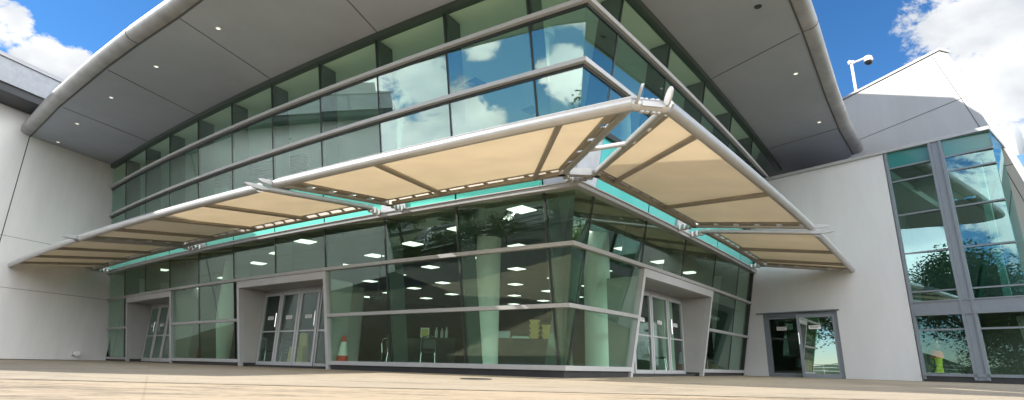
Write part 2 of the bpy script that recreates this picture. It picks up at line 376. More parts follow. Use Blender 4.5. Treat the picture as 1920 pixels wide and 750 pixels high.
# ---- entrance portals
def vbox(mb, side, t0, t1, z0, z1, o0, o1, mi=0):
    P = lambda t, z, o: S(side, t, z, o, lean=False)
    mb.hexa([P(t0, z0, o0), P(t1, z0, o0), P(t1, z0, o1), P(t0, z0, o1), P(t0, z1, o0), P(t1, z1, o0), P(t1, z1, o1), P(t0, z1, o1)], mi)
def portal(side, p0, p1, d0, leafw, nleaf, flip):
    zf = -.235+.0055*S(side, (p0+p1)/2, 0).y+.002
    J = .10
    for a, b in ((p0, p0+J), (p1-J, p1)):
        mb = MB(); fbox(mb, side, a, b, zf-.05, 2.005, -.10, .045, seg=1); mb.build('portal_jamb', T['alu_light'], B)
    mb = MB(); fbox(mb, side, p0+J, p1-J, 1.84, 2.005, -.10, .045, seg=2); mb.build('portal_head', T['alu_light'], B)
    OD = -.45
    P = lambda t, z, o, l: S(side, t, z, o, lean=l)
    for a, sgn in ((p0+J, -1), (p1-J, 1)):
        mb = MB(); b = a+sgn*.03
        mb.hexa([P(a, zf-.02, -.10, True), P(b, zf-.02, -.10, True), P(b, zf-.02, OD-.06, False), P(a, zf-.02, OD-.06, False),
                 P(a, 1.838, -.10, True), P(b, 1.838, -.10, True), P(b, 1.838, OD-.06, False), P(a, 1.838, OD-.06, False)])
        mb.build('portal_reveal', T['reveal'], B)
        mb = MB(); g = a-sgn*.004
        mb.hexa([P(a, zf-.02, -.05, True), P(g, zf-.02, -.05, True), P(g, zf-.02, OD+.02, False), P(a, zf-.02, OD+.02, False),
                 P(a, zf+.10, -.05, True), P(g, zf+.10, -.05, True), P(g, zf+.10, OD+.02, False), P(a, zf+.10, OD+.02, False)])
        mb.build('reveal_plinth', T['plinth'], B)
    mb = MB(); a, b = p0+J-.03, p1-J+.03
    mb.hexa([P(a, 1.842, -.10, True), P(b, 1.842, -.10, True), P(b, 1.842, OD-.06, False), P(a, 1.842, OD-.06, False),
             P(a, 1.87, -.10, True), P(b, 1.87, -.10, True), P(b, 1.87, OD-.06, False), P(a, 1.87, OD-.06, False)])
    mb.build('portal_soffit', T['alu'], B)
    # fixed frame and leaves (vertical plane at OD)
    mb = MB(); vbox(mb, side, p0+J+.001, p1-J-.001, 1.78, 1.838, OD-.05, OD+.03); mb.build('door_head', T['alu'], B)
    leaves = [(d0+i*leafw, d0+(i+1)*leafw) for i in range(nleaf)]
    lo, hi = leaves[0][0], leaves[-1][1]
    for a, b in ((p0+J+.002, lo-.012), (hi+.012, p1-J-.002)):
        if b-a > .15:
            mb = MB()
            vbox(mb, side, a, a+.05, zf, 1.778, OD-.03, OD+.02); vbox(mb, side, b-.05, b, zf, 1.778, OD-.03, OD+.02)
            vbox(mb, side, a+.05, b-.05, zf, zf+.12, OD-.03, OD+.02); vbox(mb, side, a+.05, b-.05, .72, .77, OD-.03, OD+.02)
            f = mb.build('side_light', T['alu'], B)
            mb = MB(); vbox(mb, side, a+.05, b-.05, zf+.12, .72, OD-.012, OD); vbox(mb, side, a+.05, b-.05, .77, 1.778, OD-.012, OD); mb.build('pane', T['glass_door'], f)
        elif b-a > .02:
            mb = MB(); vbox(mb, side, a, b, zf, 1.778, OD-.04, OD+.02); mb.build('door_post', T['alu'], B)
    for i, (a, b) in enumerate(leaves):
        e = .012; a += e; b -= e; w = .075; jut = .0
        mb = MB()
        vbox(mb, side, a, a+w, zf+.012, 1.772, OD-.025, OD+.03); vbox(mb, side, b-w, b, zf+.012, 1.772, OD-.025, OD+.03)
        vbox(mb, side, a+w, b-w, zf+.012, zf+.14, OD-.025, OD+.03); vbox(mb, side, a+w, b-w, 1.69, 1.772, OD-.025, OD+.03)
        vbox(mb, side, a+w, b-w, .735, .765, OD-.015, OD+.02)
        dr = mb.build('door', T['alu_light'], B)
        mb = MB(); vbox(mb, side, a+w, b-w, zf+.14, .735, OD-.008, OD+.004); vbox(mb, side, a+w, b-w, .765, 1.69, OD-.008, OD+.004)
        mb.build('pane', T['glass_door'], dr)
        c = (a+b)/2
        mb = MB(); vbox(mb, side, c-.13, c+.13, 1.06, 1.15, OD+.006, OD+.010, 0)
        for k in range(3):
            vbox(mb, side, c-.11, c+.11-.05*(k == 2), 1.125-.026*k, 1.137-.026*k, OD+.011, OD+.0125, 1)
        mb.build('notice', [T['paper'], T['ink']], dr)
        if i in ((0, 2) if flip else (0, 2)):
            s = a+.05 if not flip else b-.05
            mb = MB(); p = lambda z, o: S(side, s, z, o, lean=False)
            mb.tube([p(.86, OD+.085), p(1.22, OD+.085)], .014, 8); mb.tube([p(.9, OD+.03), p(.9, OD+.085)], .009, 6); mb.tube([p(1.18, OD+.03), p(1.18, OD+.085)], .009, 6)
            mb.build('handle', T['chrome'], dr)
    return leaves
portal('L', PL1[0], PL1[1], 7.10, .825, 3, False)
portal('L', PL2[0], PL2[1], 14.75, .825, 3, False)
portal('R', PR1[0], PR1[1], 3.45, 1.0, 3, False)

# ---- roof: soffit sheet, rolled fascia, upper covering
LE = [(-16.47, 17.80), (-13.4, 15.18), (-10.38, 12.80), (-8.8, 11.62), (-7.22, 10.50), (-6.30, 9.80), (-4.75, 8.35), (-2.76, 6.35), (-2.3, 5.2)]
FE = [(-1.2, 2.6), (-.3, 2.3)]
RE = [(2.2, 5.4), (5.39, 9.48), (6.19, 10.56), (8.35, 13.6), (9.9, 15.7), (11.42, 17.58)]
edge = [Vector(p) for p in LE+FE+RE]
back = [Vector((13.5, 34)), Vector((-17.5, 34))]
poly = edge+back
mb = MB(); n = len(poly)
def ngon_prism(poly, z0, z1):
    """solid plate from a plan outline (concave allowed)"""
    from mathutils.geometry import tessellate_polygon
    m = MB(); n = len(poly)
    tris = tessellate_polygon([[Vector((p.x, p.y, 0)) for p in poly]])
    m.add([(p.x, p.y, z0) for p in poly]+[(p.x, p.y, z1) for p in poly],
          [tuple(t) for t in tris]+[tuple(i+n for i in t) for t in tris]+[(i, (i+1) % n, (i+1) % n+n, i+n) for i in range(n)])
    return m
RF = ngon_prism(poly, 7.045, 7.10).build('roof', T['soffit'], B)
inner_top = [p*1.0 for p in poly]
ngon_prism(poly, 7.30, 7.62).build('roof_covering', T['rooftop'], RF)
# rolled fascia follows the outer edge
def offs(pts, d):
    out = []
    for i, p in enumerate(pts):
        a = pts[max(i-1, 0)]; b = pts[min(i+1, len(pts)-1)]
        t = (b-a).normalized(); nn = Vector((t.y, -t.x)); out.append((p, nn))
    return out
prof = [(0, 7.05), (.04, 7.045), (.14, 7.05), (.22, 7.075), (.29, 7.13), (.32, 7.20), (.31, 7.30), (.25, 7.42), (.14, 7.55), (.0, 7.64)]
pts = offs(edge, 0)
# outline runs left end -> front -> right end: outward is to the right-hand side when walking... pick the sign by the centroid
cen = Vector((-1, 20)); sg = 1 if (pts[2][0]+pts[2][1]-cen).length > (pts[2][0]-cen).length else -1
mb = MB(); loops = []
for p, nn in pts:
    q = nn*sg
    loops.append([Vector((p.x+q.x*d, p.y+q.y*d, z)) for d, z in prof])
mb.loft(loops, True); mb.build('fascia', T['fascia'], RF, smooth=True)
mb = MB()
for (p, nn), (p2, n2) in zip(pts[:-1], pts[1:]):
    a = Vector((p.x, p.y, 7.036)); b = Vector((p2.x, p2.y, 7.036)); mb.bar(a, b, .035, .02)
mb.build('edge_groove', T['groove'], RF)
# fascia lap joints
mb = MB()
for i in (3, 5, 12, 13):
    p, nn = pts[i]; q = nn*sg; t = Vector((-q.y, q.x))
    l1 = [Vector((p.x+q.x*(d+.004), p.y+q.y*(d+.004), z-(.004 if z < 7.3 else -.004))) for d, z in prof]
    mb.loft([[v+Vector((t.x, t.y, 0))*.012 for v in l1], [v-Vector((t.x, t.y, 0))*.012 for v in l1]], True)
each(mb, 'lap_joint', T['groove'], RF)
for a, b in (((-7.25, 10.56), (-6.35, 13.2)), ((-10.40, 12.88), (-9.5, 15.6)), ((-3.7, 8.9), (-3.05, 11.0)), ((4.95, 12.7), (6.15, 10.62)), ((8.45, 17.2), (9.75, 15.5)), ((-13.3, 15.2), (-12.2, 18.2))):
    mb = MB(); mb.bar((a[0], a[1], 7.043), (b[0], b[1], 7.043), .022, .008); mb.build('soffit_joint', T['groove'], RF)
for x, y in ((-6.59, 10.9), (-9.02, 12.66), (-11.38, 14.47), (-13.75, 16.38), (6.91, 12.33), (8.95, 15.09), (-15.6, 18.0)):
    mb = MB(); mb.lathe([(.055, 7.034), (.06, 7.040), (.06, 7.05)], (x, y, 0), 16); dl = mb.build('downlight', T['paper'], RF)
    mb = MB(); mb.lathe([(.042, 7.030), (.042, 7.033)], (x, y, 0), 14); mb.build('lens', T['lampdim'], dl)
mb = MB(); mb.lathe([(.07, 7.035), (.08, 7.05)], (4.87, 9.72, 0), 14); mb.build('vent', T['black'], RF)
# unseen block added on the roof, profiled to shade the blade wall
prf = [(12.3, 8.9), (12.9, 9.5), (13.7, 10.9), (14.7, 12.1), (17.6, 13.15), (30, 13.8)]
mb = MB(); mb.loft([[Vector((-6, y, 7.62)), Vector((6, y, 7.62)), Vector((6, y, z)), Vector((-6, y, z-.8))] for y, z in prf])
mb.build('blade_shade_block', T['rooftop'], B)

# ---- interior shell
INZ = -.10
def planpoly(o):
    a = [S('L', t, o[0], o[1]).to_2d() for t in (19.5, 16, 12, 8, 4, 1.0)]
    c = Vector((Cx, Cy))+corner(o[0], o[1])
    b = [S('R', t, o[0], o[1]).to_2d() for t in (1.0, 4, 7, 10.1)]
    return a+[c]+b+[Vector((12.5, 33.5)), Vector((-15.4, 33.5))]
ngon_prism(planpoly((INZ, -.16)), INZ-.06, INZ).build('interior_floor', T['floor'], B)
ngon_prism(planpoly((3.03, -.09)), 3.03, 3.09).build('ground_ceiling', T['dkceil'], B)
ngon_prism(planpoly((3.95, -.09)), 3.95, 4.02).build('upper_floor', T['palefloor'], B)
ngon_prism(planpoly((6.94, -.12)), 6.95, 7.03).build('upper_ceiling', T['ceil'], B)
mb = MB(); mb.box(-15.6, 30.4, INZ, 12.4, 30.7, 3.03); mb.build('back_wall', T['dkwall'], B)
mb = MB(); mb.box(-15.6, 27.0, 4.02, 12.4, 27.2, 6.95); mb.build('upper_back_wall', T['inwall'], B)
mb = MB(); mb.bar((-14.9, 21.9, 1.46), (-15.3, 30.4, 1.46), .15, 3.1); mb.bar((-14.9, 21.9, 5.48), (-15.3, 27, 5.48), .15, 2.9); each(mb, 'side_wall', T['inwall'], B)
mb = MB(); mb.bar((7.6, 18.2, 1.46), (12.2, 30.4, 1.46), .15, 3.1); mb.bar((8.0, 18.6, 5.48), (11, 27, 5.48), .15, 2.9); each(mb, 'side_wall', T['inwall'], B)
# inner lobby boxes and dividing screens
for x0, y0, x1, y1 in ((-12.2, 24.5, -6.5, 24.5), (3.5, 21.5, 6.8, 23.5)):
    mb = MB(); mb.bar((x0, y0, 1.46), (x1, y1, 1.46), .12, 3.1); mb.build('interior_screen', T['dkwall'], B)
for x, y, r in ((-.55, 13.7, .30), (2.0, 12.95, .30), (-8.9, 18.0, .28), (-6.4, 23.6, .32), (4.6, 17.2, .3)):
    mb = MB(); mb.lathe([(r, INZ), (r, 3.03)], (x, y, 0), 28); mb.build('column', T['column'], B, smooth=True)
for x, y, r in ((-3.05, 13.6, .15), (-10.6, 20.0, .17), (3.0, 13.9, .15), (-.4, 19.5, .17), (6.2, 17.5, .15), (.6, 9.7+.9, .13)):
    mb = MB(); mb.lathe([(r, 4.02), (r, 6.75), (r+.12, 6.78), (r+.12, 6.95)], (x, y, 0), 20); mb.build('upper_column', T['column'], B, smooth=True)
def inside(x, y, m=.7):
    q = Vector((x, y))-Vector((Cx, Cy)); tl_ = q.dot(dL); tr_ = q.dot(dR)
    return q.dot(nL)+KL*tl_*tl_ < .5-m and q.dot(nR)+KR*tr_*tr_ < .5-m and y < 29.5 and x > -14.2
lights = []
for i in range(-9, 9):
    for j in range(-3, 9):
        if (i+j) % 2: continue
        x, y = -2.6+1.4*i, 14.5+1.8*j
        if inside(x, y): lights.append((x, y))
lights.sort(key=lambda p: p[0]**2+p[1]**2)
for x, y in lights[:60]:
    mb = MB(); w = .30
    mb.hexa([(x-w, y, 3.012), (x, y-w, 3.012), (x+w, y, 3.012), (x, y+w, 3.012), (x-w, y, 3.032), (x, y-w, 3.032), (x+w, y, 3.032), (x, y+w, 3.032)])
    mb.build('light_panel', T['lamp'], B)
for x, y in ((-7.5, 17.0), (-3.5, 15.5), (-1.0, 13.0), (.5, 14.5), (-5.5, 19.5), (-9.5, 19.5), (3.2, 13.8), (5.0, 16.5), (-.5, 17.5), (-3.5, 19.5)):
    mb = MB(); w = .30
    mb.hexa([(x-w, y, 6.93), (x, y-w, 6.93), (x+w, y, 6.93), (x, y+w, 6.93), (x-w, y, 6.952), (x, y-w, 6.952), (x+w, y, 6.952), (x, y+w, 6.952)])
    mb.build('ceiling_vent', T['fin'], B)
mb = MB()
for k in range(6): mb.bar((-11.6, 20.2+.0, 6.2+.10*k), (-7.0, 17.9, 6.2+.10*k), .3, .04)
each(mb, 'louvre_blade', T['fin'], B)

# ------------------------------------------------------------------ awnings
ZI, ZO = 3.10, 2.78
def SA(side, t, off, z): return S(side, t, z, off, lean=False)
def awning(side, to0, to1, ti0, ti1, struts, label, ears):
    OI, OO = (1.08, 3.62) if side == 'L' else (1.08, 3.36)
    I0, I1, O0, O1 = SA(side, ti0, OI, ZI), SA(side, ti1, OI, ZI), SA(side, to0, OO, ZO), SA(side, to1, OO, ZO)
    base = (I0+I1)/2; base.z = ZI
    W = thing('fabric_awning', label, 'awning', base, 'beige fabric awnings round the corner of the building')
    ct = lambda a, b: [a+(b-a)*(i/8) for i in range(9)]
    def curve(t0, t1, off, z, n=8): return [SA(side, t0+(t1-t0)*i/n, off, z) for i in range(n+1)]
    outer = curve(to0, to1, OO, ZO); inner = curve(ti0, ti1, OI, ZI)
    mb = MB(); mb.tube(outer, .078, 18); mb.build('front_tube', T['steel'], W, smooth=True)
    mb = MB(); mb.tube([p+Vector((0, 0, .078)) for p in outer], .014, 6); mb.build('cable_track', T['alu_light'], W)
    mb = MB()
    for a, b in zip(inner[:-1], inner[1:]): mb.bar(a, b, .09, .10)
    mb.build('rear_beam', T['steel_beam'], W)
    for a, b, s in ((I0, O0, 1), (I1, O1, -1)):
        d = (b-a).normalized()
        mb = MB(); mb.tube([a-d*.12, b], .05, 12); mb.build('end_arm', T['steel'], W, smooth=True)
    def fp(u, v):
        t_i = ti0+(ti1-ti0)*u; t_o = to0+(to1-to0)*u
        p = SA(side, t_i, OI, ZI); q = SA(side, t_o, OO, ZO)
        return p+(q-p)*v
    Ln = (I1-I0).length; g = .12/Ln; vin = .12/ (O0-I0).length
    nu, nv = 24, 6; vs = []; fs = []
    for i in range(nu+1):
        for j in range(nv+1):
            u = g+(1-2*g)*i/nu; v = vin+(1-vin-.02)*j/nv
            sag = 0
            vs.append(fp(u, v)+Vector((0, 0, .055-sag)))
    k = len(vs); vs += [v+Vector((0, 0, .004)) for v in vs]
    for i in range(nu):
        for j in range(nv):
            a = i*(nv+1)+j; f = (a, a+nv+1, a+nv+2, a+1); fs.append(f); fs.append(tuple(q+k for q in f[::-1]))
    mb = MB(); mb.add(vs, fs); mb.build('fabric', T['fabric'], W)
    # edge rods with lacing ties along the back and both ends
    mb = MB()
    mb.tube([fp(g+(1-2*g)*i/10, vin)+Vector((0, 0, .05)) for i in range(11)], .018, 6)
    for u in (g, 1-g): mb.tube([fp(u, vin)+Vector((0, 0, .05)), fp(u, .98)+Vector((0, 0, .03))], .024, 6)
    each(mb, 'edge_rod', T['steel_beam'], W)
    mb = MB(); nt = int(Ln/.42)
    for i in range(nt):
        u = g+(1-2*g)*(i+.5)/nt; mb.bar(fp(u, 0)+Vector((0, 0, .03)), fp(u, vin)+Vector((0, 0, .04)), .07, .012)
    for u0, u1 in ((0, g), (1, 1-g)):
        for i in range(5):
            v0 = .05+.92*i/5; v1 = v0+.92/5-.045; q = [fp(u0, v0), fp(u1, v0), fp(u1, v1), fp(u0, v1)]
            mb.hexa([p+Vector((0, 0, .012)) for p in q]+[p+Vector((0, 0, .026)) for p in q])
    each(mb, 'lacing_tie', T['steel_beam'], W)
    for t in struts:
        u = (t-ti0)/(ti1-ti0)
        mb = MB(); mb.tube([fp(u, 0), fp(u, 1.0)], .042, 10); mb.build('fabric_strut', T['steel_beam'], W, smooth=True)
    # spear shaped ends on the front tube
    dn = (O1-O0).normalized()
    for c, s, e in ((O0, -1, ears[0]), (O1, 1, ears[1])):
        if not e: continue
        mb = MB(); out = (O0-I0).normalized() if s < 0 else (O1-I1).normalized()
        ax = (out*1.0+Vector((0, 0, .75 if e == 1 else .1))).normalized(); th = dn*s
        sd = ax.cross(th).normalized(); L0 = .15 if e == 1 else .24
        lp = []
        for kk in range(14):
            an = 2*math.pi*kk/14; lp.append(ax*(math.cos(an)*L0+.09)+sd*math.sin(an)*(.042 if e == 1 else .038))
        mb.loft([[c+p+th*.02 for p in lp], [c+p*.92+ax*.01+th*.055 for p in lp]], True); mb.build('end_fin', T['alu_light'], W, smooth=True)
    # brackets back to the facade
    for t in (ti0+.05, ti1-.05):
        a = SA(side, t, OI, ZI); bq = S(side, t, ZI-.02, .03)
        mb = MB(); mb.tube([a, bq], .035, 10); mb.lathe([(.07, -.05), (.07, .05)], a, 12)
        for ff in (.3, .55, .8):
            c = a+(bq-a)*ff; mb.lathe([(.05, -.06), (.055, 0), (.05, .06)], c, 10)
        mb.build('wall_bracket', T['steel'], W, smooth=True)
    return W
awning('L', -2.60, 3.46, -.55, 3.46, (-.0+.02, 2.05), 'beige awning left of the corner with the brightest sunlit fabric', (1, 2))
awning('L', 3.92, 11.55, 4.02, 11.6, (5.98, 7.95, 9.9), 'beige awning over the middle portal, half sunlit and half in shade', (2, 2))
awning('L', 11.78, 19.75, 11.9, 19.3, (13.85, 15.8, 17.6), 'shaded beige awning at the far left end beside the white wall', (2, 0))
awning('R', -2.90, 3.80, -.66, 3.72, (-.05, 1.95), 'beige awning right of the corner crossed by diagonal shadow bands', (1, 2))
awning('R', 4.42, 9.9, 4.38, 9.6, (6.75, 8.6), 'short shaded beige awning ending in front of the right white wall', (2, 2))
# links between the two corner awnings
cl = thing('corner_link', 'bolted steel link joining the two awning tubes at the building corner', 'bracket', SA('L', -2.6, 3.62, ZO))
a = SA('L', -2.55, 3.62, ZO); b = SA('R', -2.85, 3.36, ZO)
mb = MB(); mb.tube([a, a+(b-a)*.2, b+(a-b)*.2, b], [.07, .075, .075, .07], 14); mb.build('link_tube', T['steel'], cl, smooth=True)
mb = MB(); d = (b-a).normalized()
for f in (.3, .42, .58, .7):
    c = a+(b-a)*f; mb.lathe([(.02, -.09), (.03, -.085), (.03, .085), (.02, .09)], c, 8)
mb.bar(a+(b-a)*.25+Vector((0, 0, -.01)), a+(b-a)*.75+Vector((0, 0, -.01)), .17, .06); mb.build('bolt_plate', T['alu_light'], cl)
ia = SA('L', -.55, 1.08, ZI); ib = SA('R', -.66, 1.08, ZI)
ma = ia+(SA('L', -2.6, 3.62, ZO)-ia)*.42; mb_ = ib+(SA('R', -2.9, 3.36, ZO)-ib)*.55
mb = MB(); mb.tube([ma, mb_], .035, 10); mb.build('tie_strut', T['alu_light'], cl, smooth=True)
mb = MB(); mb.tube([ia, ib], .05, 10); mb.bar(ia+(ib-ia)*.15, ia+(ib-ia)*.85, .14, .12); mb.build('rear_link', T['alu'], cl)

# ------------------------------------------------------------------ left white building
Ax = math.radians(17); DW = Vector((-math.sin(Ax), -math.cos(Ax))); NW = Vector((math.cos(Ax), -math.sin(Ax)))
P0 = Vector((-14.98, 21.41))
def LW(s, z, o=0): q = P0+DW*s+NW*o; return Vector((q.x, q.y, z))
LB = thing('white_side_building', 'plain white rendered building with dark eave at the left end of the facade', 'building', LW(6, 0))
def lwbox(mb, s0, s1, z0, z1, o0, o1, mi=0):
    mb.hexa([LW(s0, z0, o0), LW(s1, z0, o0), LW(s1, z0, o1), LW(s0, z0, o1), LW(s0, z1, o0), LW(s1, z1, o0), LW(s1, z1, o1), LW(s0, z1, o1)], mi)
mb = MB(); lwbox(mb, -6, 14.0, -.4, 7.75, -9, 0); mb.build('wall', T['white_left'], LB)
mb = MB(); lwbox(mb, -6, 14.0, -.4, -.11, -.02, .018); mb.build('base_strip', T['plinth'], LB)
for z in (2.06, 3.66):
    mb = MB(); lwbox(mb, -.6, 14.0, z-.005, z+.005, -.01, .002); mb.build('wall_joint', T['groove'], LB)
mb = MB(); lwbox(mb, 4.06, 4.09, -.1, 7.7, -.01, .004); mb.build('wall_joint', T['groove'], LB)
# eave: dark soffit with a pale fascia of panels
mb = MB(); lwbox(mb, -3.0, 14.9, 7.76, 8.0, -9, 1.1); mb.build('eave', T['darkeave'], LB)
mb = MB(); lwbox(mb, -3.0, 14.9, 8.0, 8.74, -9, 1.18); f = mb.build('fascia', T['panelgrey'], LB)
mb = MB(); lwbox(mb, -3.1, 15.0, 8.745, 8.82, -9, 1.24); mb.build('cap', T['alu_light'], LB)
mb = MB(); lwbox(mb, -2.5, 14.6, 8.823, 9.75, -9, -.7); mb.build('eave_shade_block', T['rooftop'], LB)  # hidden block added above the eave to lengthen its cast shadow
mb = MB()
for s in (1.2, 3.9, 6.6, 9.3, 12): lwbox(mb, s, s+.025, 8.0, 8.74, 1.17, 1.186)
each(mb, 'panel_joint', T['groove'], LB)
lt = thing('wall_spotlight', 'small white spotlight fixed low on the left white wall', 'light', LW(.95, .09, 0))
mb = MB(); lwbox(mb, .90, 1.0, .04, .16, 0, .05); mb.build('mount', T['alu_light'], lt)
mb = MB(); mb.tube([LW(.95, .10, .05), LW(1.0, .11, .16), LW(1.06, .10, .34)], [.05, .075, .085], 14); mb.build('lamp_head', T['paper'], lt, smooth=True)

# ------------------------------------------------------------------ right white building
Bx = math.radians(40); DR_ = Vector((math.sin(Bx), -math.cos(Bx))); NR_ = Vector((-math.cos(Bx), -math.sin(Bx)))
Q0 = Vector((7.73, 17.77))
def RW(s, z, o=0): q = Q0+DR_*s+NR_*o; return Vector((q.x, q.y, z))
RB = thing('white_corner_building', 'white rendered building with tall grey framed window and raked blade wall on the right', 'building', RW(3, 0))
def rwbox(mb, s0, s1, z0, z1, o0, o1, mi=0):
    mb.hexa([RW(s0, z0, o0), RW(s1, z0, o0), RW(s1, z0, o1), RW(s0, z0, o1), RW(s0, z1, o0), RW(s1, z1, o0), RW(s1, z1, o1), RW(s0, z1, o1)], mi)
for s0, s1, z0, z1 in ((-1.6, .16, -.5, 5.9), (.16, 2.30, 1.70, 5.9), (2.30, 4.06, -.5, 5.9)):
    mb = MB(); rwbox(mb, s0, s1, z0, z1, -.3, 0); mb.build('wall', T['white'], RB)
mb = MB(); rwbox(mb, -1.7, 6.42, 5.902, 5.99, -6.5, .06); mb.build('parapet_cap', T['alu_light'], RB)
mb = MB(); rwbox(mb, -1.5, 4.0, 5.4, 5.6, -6, -.35); mb.build('inner_ceiling', T['ceil'], RB)
# emergency double door
mb = MB(); rwbox(mb, .0, 2.38, 1.695, 1.725, 0, .10); mb.build('drip_head', T['greyframe'], RB)
mb = MB(); rwbox(mb, .165, .235, -.16, 1.69, -.12, -.01); rwbox(mb, 2.225, 2.295, -.16, 1.69, -.12, -.01); rwbox(mb, .235, 2.225, 1.62, 1.69, -.12, -.01); mb.build('door_frame', T['greyframe'], RB)
for a, b, gm in ((.24, 1.225, T['glass_door']), (1.235, 2.22, T['glass_mirror'])):
    AJ = math.tan(math.radians(11.5)) if a > 1 else 0.0
    def rwbox(mb, s0, s1, z0, z1, o0, o1, mi=0, b=b, AJ=AJ):
        f = lambda s_: (b-s_)*AJ
        mb.hexa([RW(s0, z0, o0+f(s0)), RW(s1, z0, o0+f(s1)), RW(s1, z0, o1+f(s1)), RW(s0, z0, o1+f(s0)), RW(s0, z1, o0+f(s0)), RW(s1, z1, o0+f(s1)), RW(s1, z1, o1+f(s1)), RW(s0, z1, o1+f(s0))], mi)
    mb = MB(); w = .075
    rwbox(mb, a, a+w, -.14, 1.615, -.09, -.03); rwbox(mb, b-w, b, -.14, 1.615, -.09, -.03); rwbox(mb, a+w, b-w, -.14, -.03, -.09, -.03); rwbox(mb, a+w, b-w, 1.53, 1.615, -.09, -.03)
    dr = mb.build('door', T['greyframe'], RB)
    mb = MB(); rwbox(mb, a+w, b-w, -.03, 1.53, -.066, -.056); mb.build('pane', gm, dr)
    c = (a+b)/2-.05; mb = MB(); rwbox(mb, c-.15, c+.15, 1.20, 1.30, -.054, -.050)
    for k in range(2): rwbox(mb, c-.125, c+.125-.05*k, 1.262-.034*k, 1.278-.034*k, -.049, -.0475, 1)
    mb.build('notice', [T['paper'], T['ink']], dr)
    s = b-.04 if a < 1 else a+.04
    fo = (b-s)*AJ; mb = MB(); mb.tube([RW(s, .78, .03+fo), RW(s, 1.10, .03+fo)], .013, 8); mb.tube([RW(s, .81, -.03+fo), RW(s, .81, .03+fo)], .009, 6); mb.tube([RW(s, 1.07, -.03+fo), RW(s, 1.07, .03+fo)], .009, 6); mb.build('handle', T['chrome'], dr)
def rwbox(mb, s0, s1, z0, z1, o0, o1, mi=0):
    mb.hexa([RW(s0, z0, o0), RW(s1, z0, o0), RW(s1, z0, o1), RW(s0, z0, o1), RW(s0, z1, o0), RW(s1, z1, o0), RW(s1, z1, o1), RW(s0, z1, o1)], mi)
# dark lobby behind the door
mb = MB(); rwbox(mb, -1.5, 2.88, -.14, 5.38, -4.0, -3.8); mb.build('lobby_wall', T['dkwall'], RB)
# tall window
W0, W1, WM0, WM1 = 4.09, 6.40, 5.16, 5.38
mb = MB()
rwbox(mb, W0, W0+.07, -.1, 5.9, -.10, .02)
mb.build('window_frame', T['greyframe'], RB)
mb = MB(); rwbox(mb, WM0+.03, WM1-.03, -.1, 5.9, -.14, .02); mb.build('window_post', T['greyframe'], RB)
mb = MB(); rwbox(mb, WM0-.04, WM0+.028, -.1, 5.9, -.08, .05); rwbox(mb, WM1-.028, WM1+.04, -.1, 5.9, -.08, .05); each(mb, 'post_flange', T['greyframe'], RB)
mb = MB(); rwbox(mb, W0+.07, W1+.6, 1.45, 1.79, -.08, .03); mb.build('floor_band', T['greyframe'], RB)
mb = MB(); rwbox(mb, W0+.07, W1+.6, 1.77, 1.80, -.07, .055); rwbox(mb, W0+.07, W1+.6, 1.44, 1.47, -.07, .055); each(mb, 'band_lip', T['greyframe'], RB)
mb = MB(); rwbox(mb, W0, W1+.6, -.02, .045, -.08, .05); mb.build('window_sill', T['greyframe'], RB)
mb = MB(); rwbox(mb, W0, W1+.6, -.45, -.022, -.12, 0); mb.build('base_strip', T['plinth'], RB)
def rpane(mb, a, b, z0, z1):
    k = (b-a)*math.tan(math.radians(5))
    mb.hexa([RW(a, z0, -.03), RW(b, z0, -.03-k), RW(b, z0, -.02-k), RW(a, z0, -.02), RW(a, z1, -.03), RW(b, z1, -.03-k), RW(b, z1, -.02-k), RW(a, z1, -.02)])
cols = ((W0+.072, WM0-.042), (WM1+.042, W1))
for a, b in cols:
    for z0, z1, m in ((5.46, 5.9, 'teal_dark'), (5.07, 5.42, 'glass_side'), (4.13, 5.03, 'glass_side'), (3.08, 4.08, 'glass_side'), (2.07, 3.04, 'glass_side'), (1.80, 2.03, 'glass_side'), (1.11, 1.435, 'glass_low'), (.05, 1.07, 'glass_low')):
        if z1 > 1.8 or a < 5: 
            mb = MB(); rpane(mb, a, b, z0, z1); mb.build('window_pane', T[m], RB)
        else:
            mb = MB(); rpane(mb, a, b+.55, z0, z1); mb.build('window_pane', T[m], RB)
    mb = MB()
    for z in (5.44, 5.05, 4.105, 3.06, 2.05): rwbox(mb, a, b, z-.018, z+.018, -.13, -.01)
    rwbox(mb, a, b+(.55 if a > 5 else 0), 1.07, 1.11, -.16, -.01)
    each(mb, 'window_bar', T['greyframe'], RB)
# glazed return at the right end
mb = MB(); rwbox(mb, W1-.012, W1, 1.8, 5.9, -1.3, -.052); mb.build('return_pane', T['glass_side'], RB)
# room behind the window
mb = MB(); rwbox(mb, 3.0, 9.0, -.81, -.752, -5.5, -.15); mb.build('interior_floor', T['floor'], RB)
mb = MB(); rwbox(mb, 3.01, 6.3, 1.5, 1.7, -5.5, -.15); mb.build('upper_floor', T['floor'], RB)
mb = MB(); rwbox(mb, 3.0, 9.0, -.8, 5.6, -5.7, -5.5); mb.build('interior_wall', T['inwall'], RB)
mb = MB(); rwbox(mb, 2.9, 3.0, -.8, 5.6, -5.5, -.3); mb.build('interior_wall', T['inwall'], RB)
mb = MB(); rwbox(mb, 5.75, 5.9, 1.7, 5.6, -1.6, -1.45); mb.build('interior_post', T['column'], RB)
mb = MB(); mb.bar(RW(5.3, 1.75, -.9), RW(6.1, 5.2, -2.0), .10, .12); mb.build('brace', T['inwall'], RB)
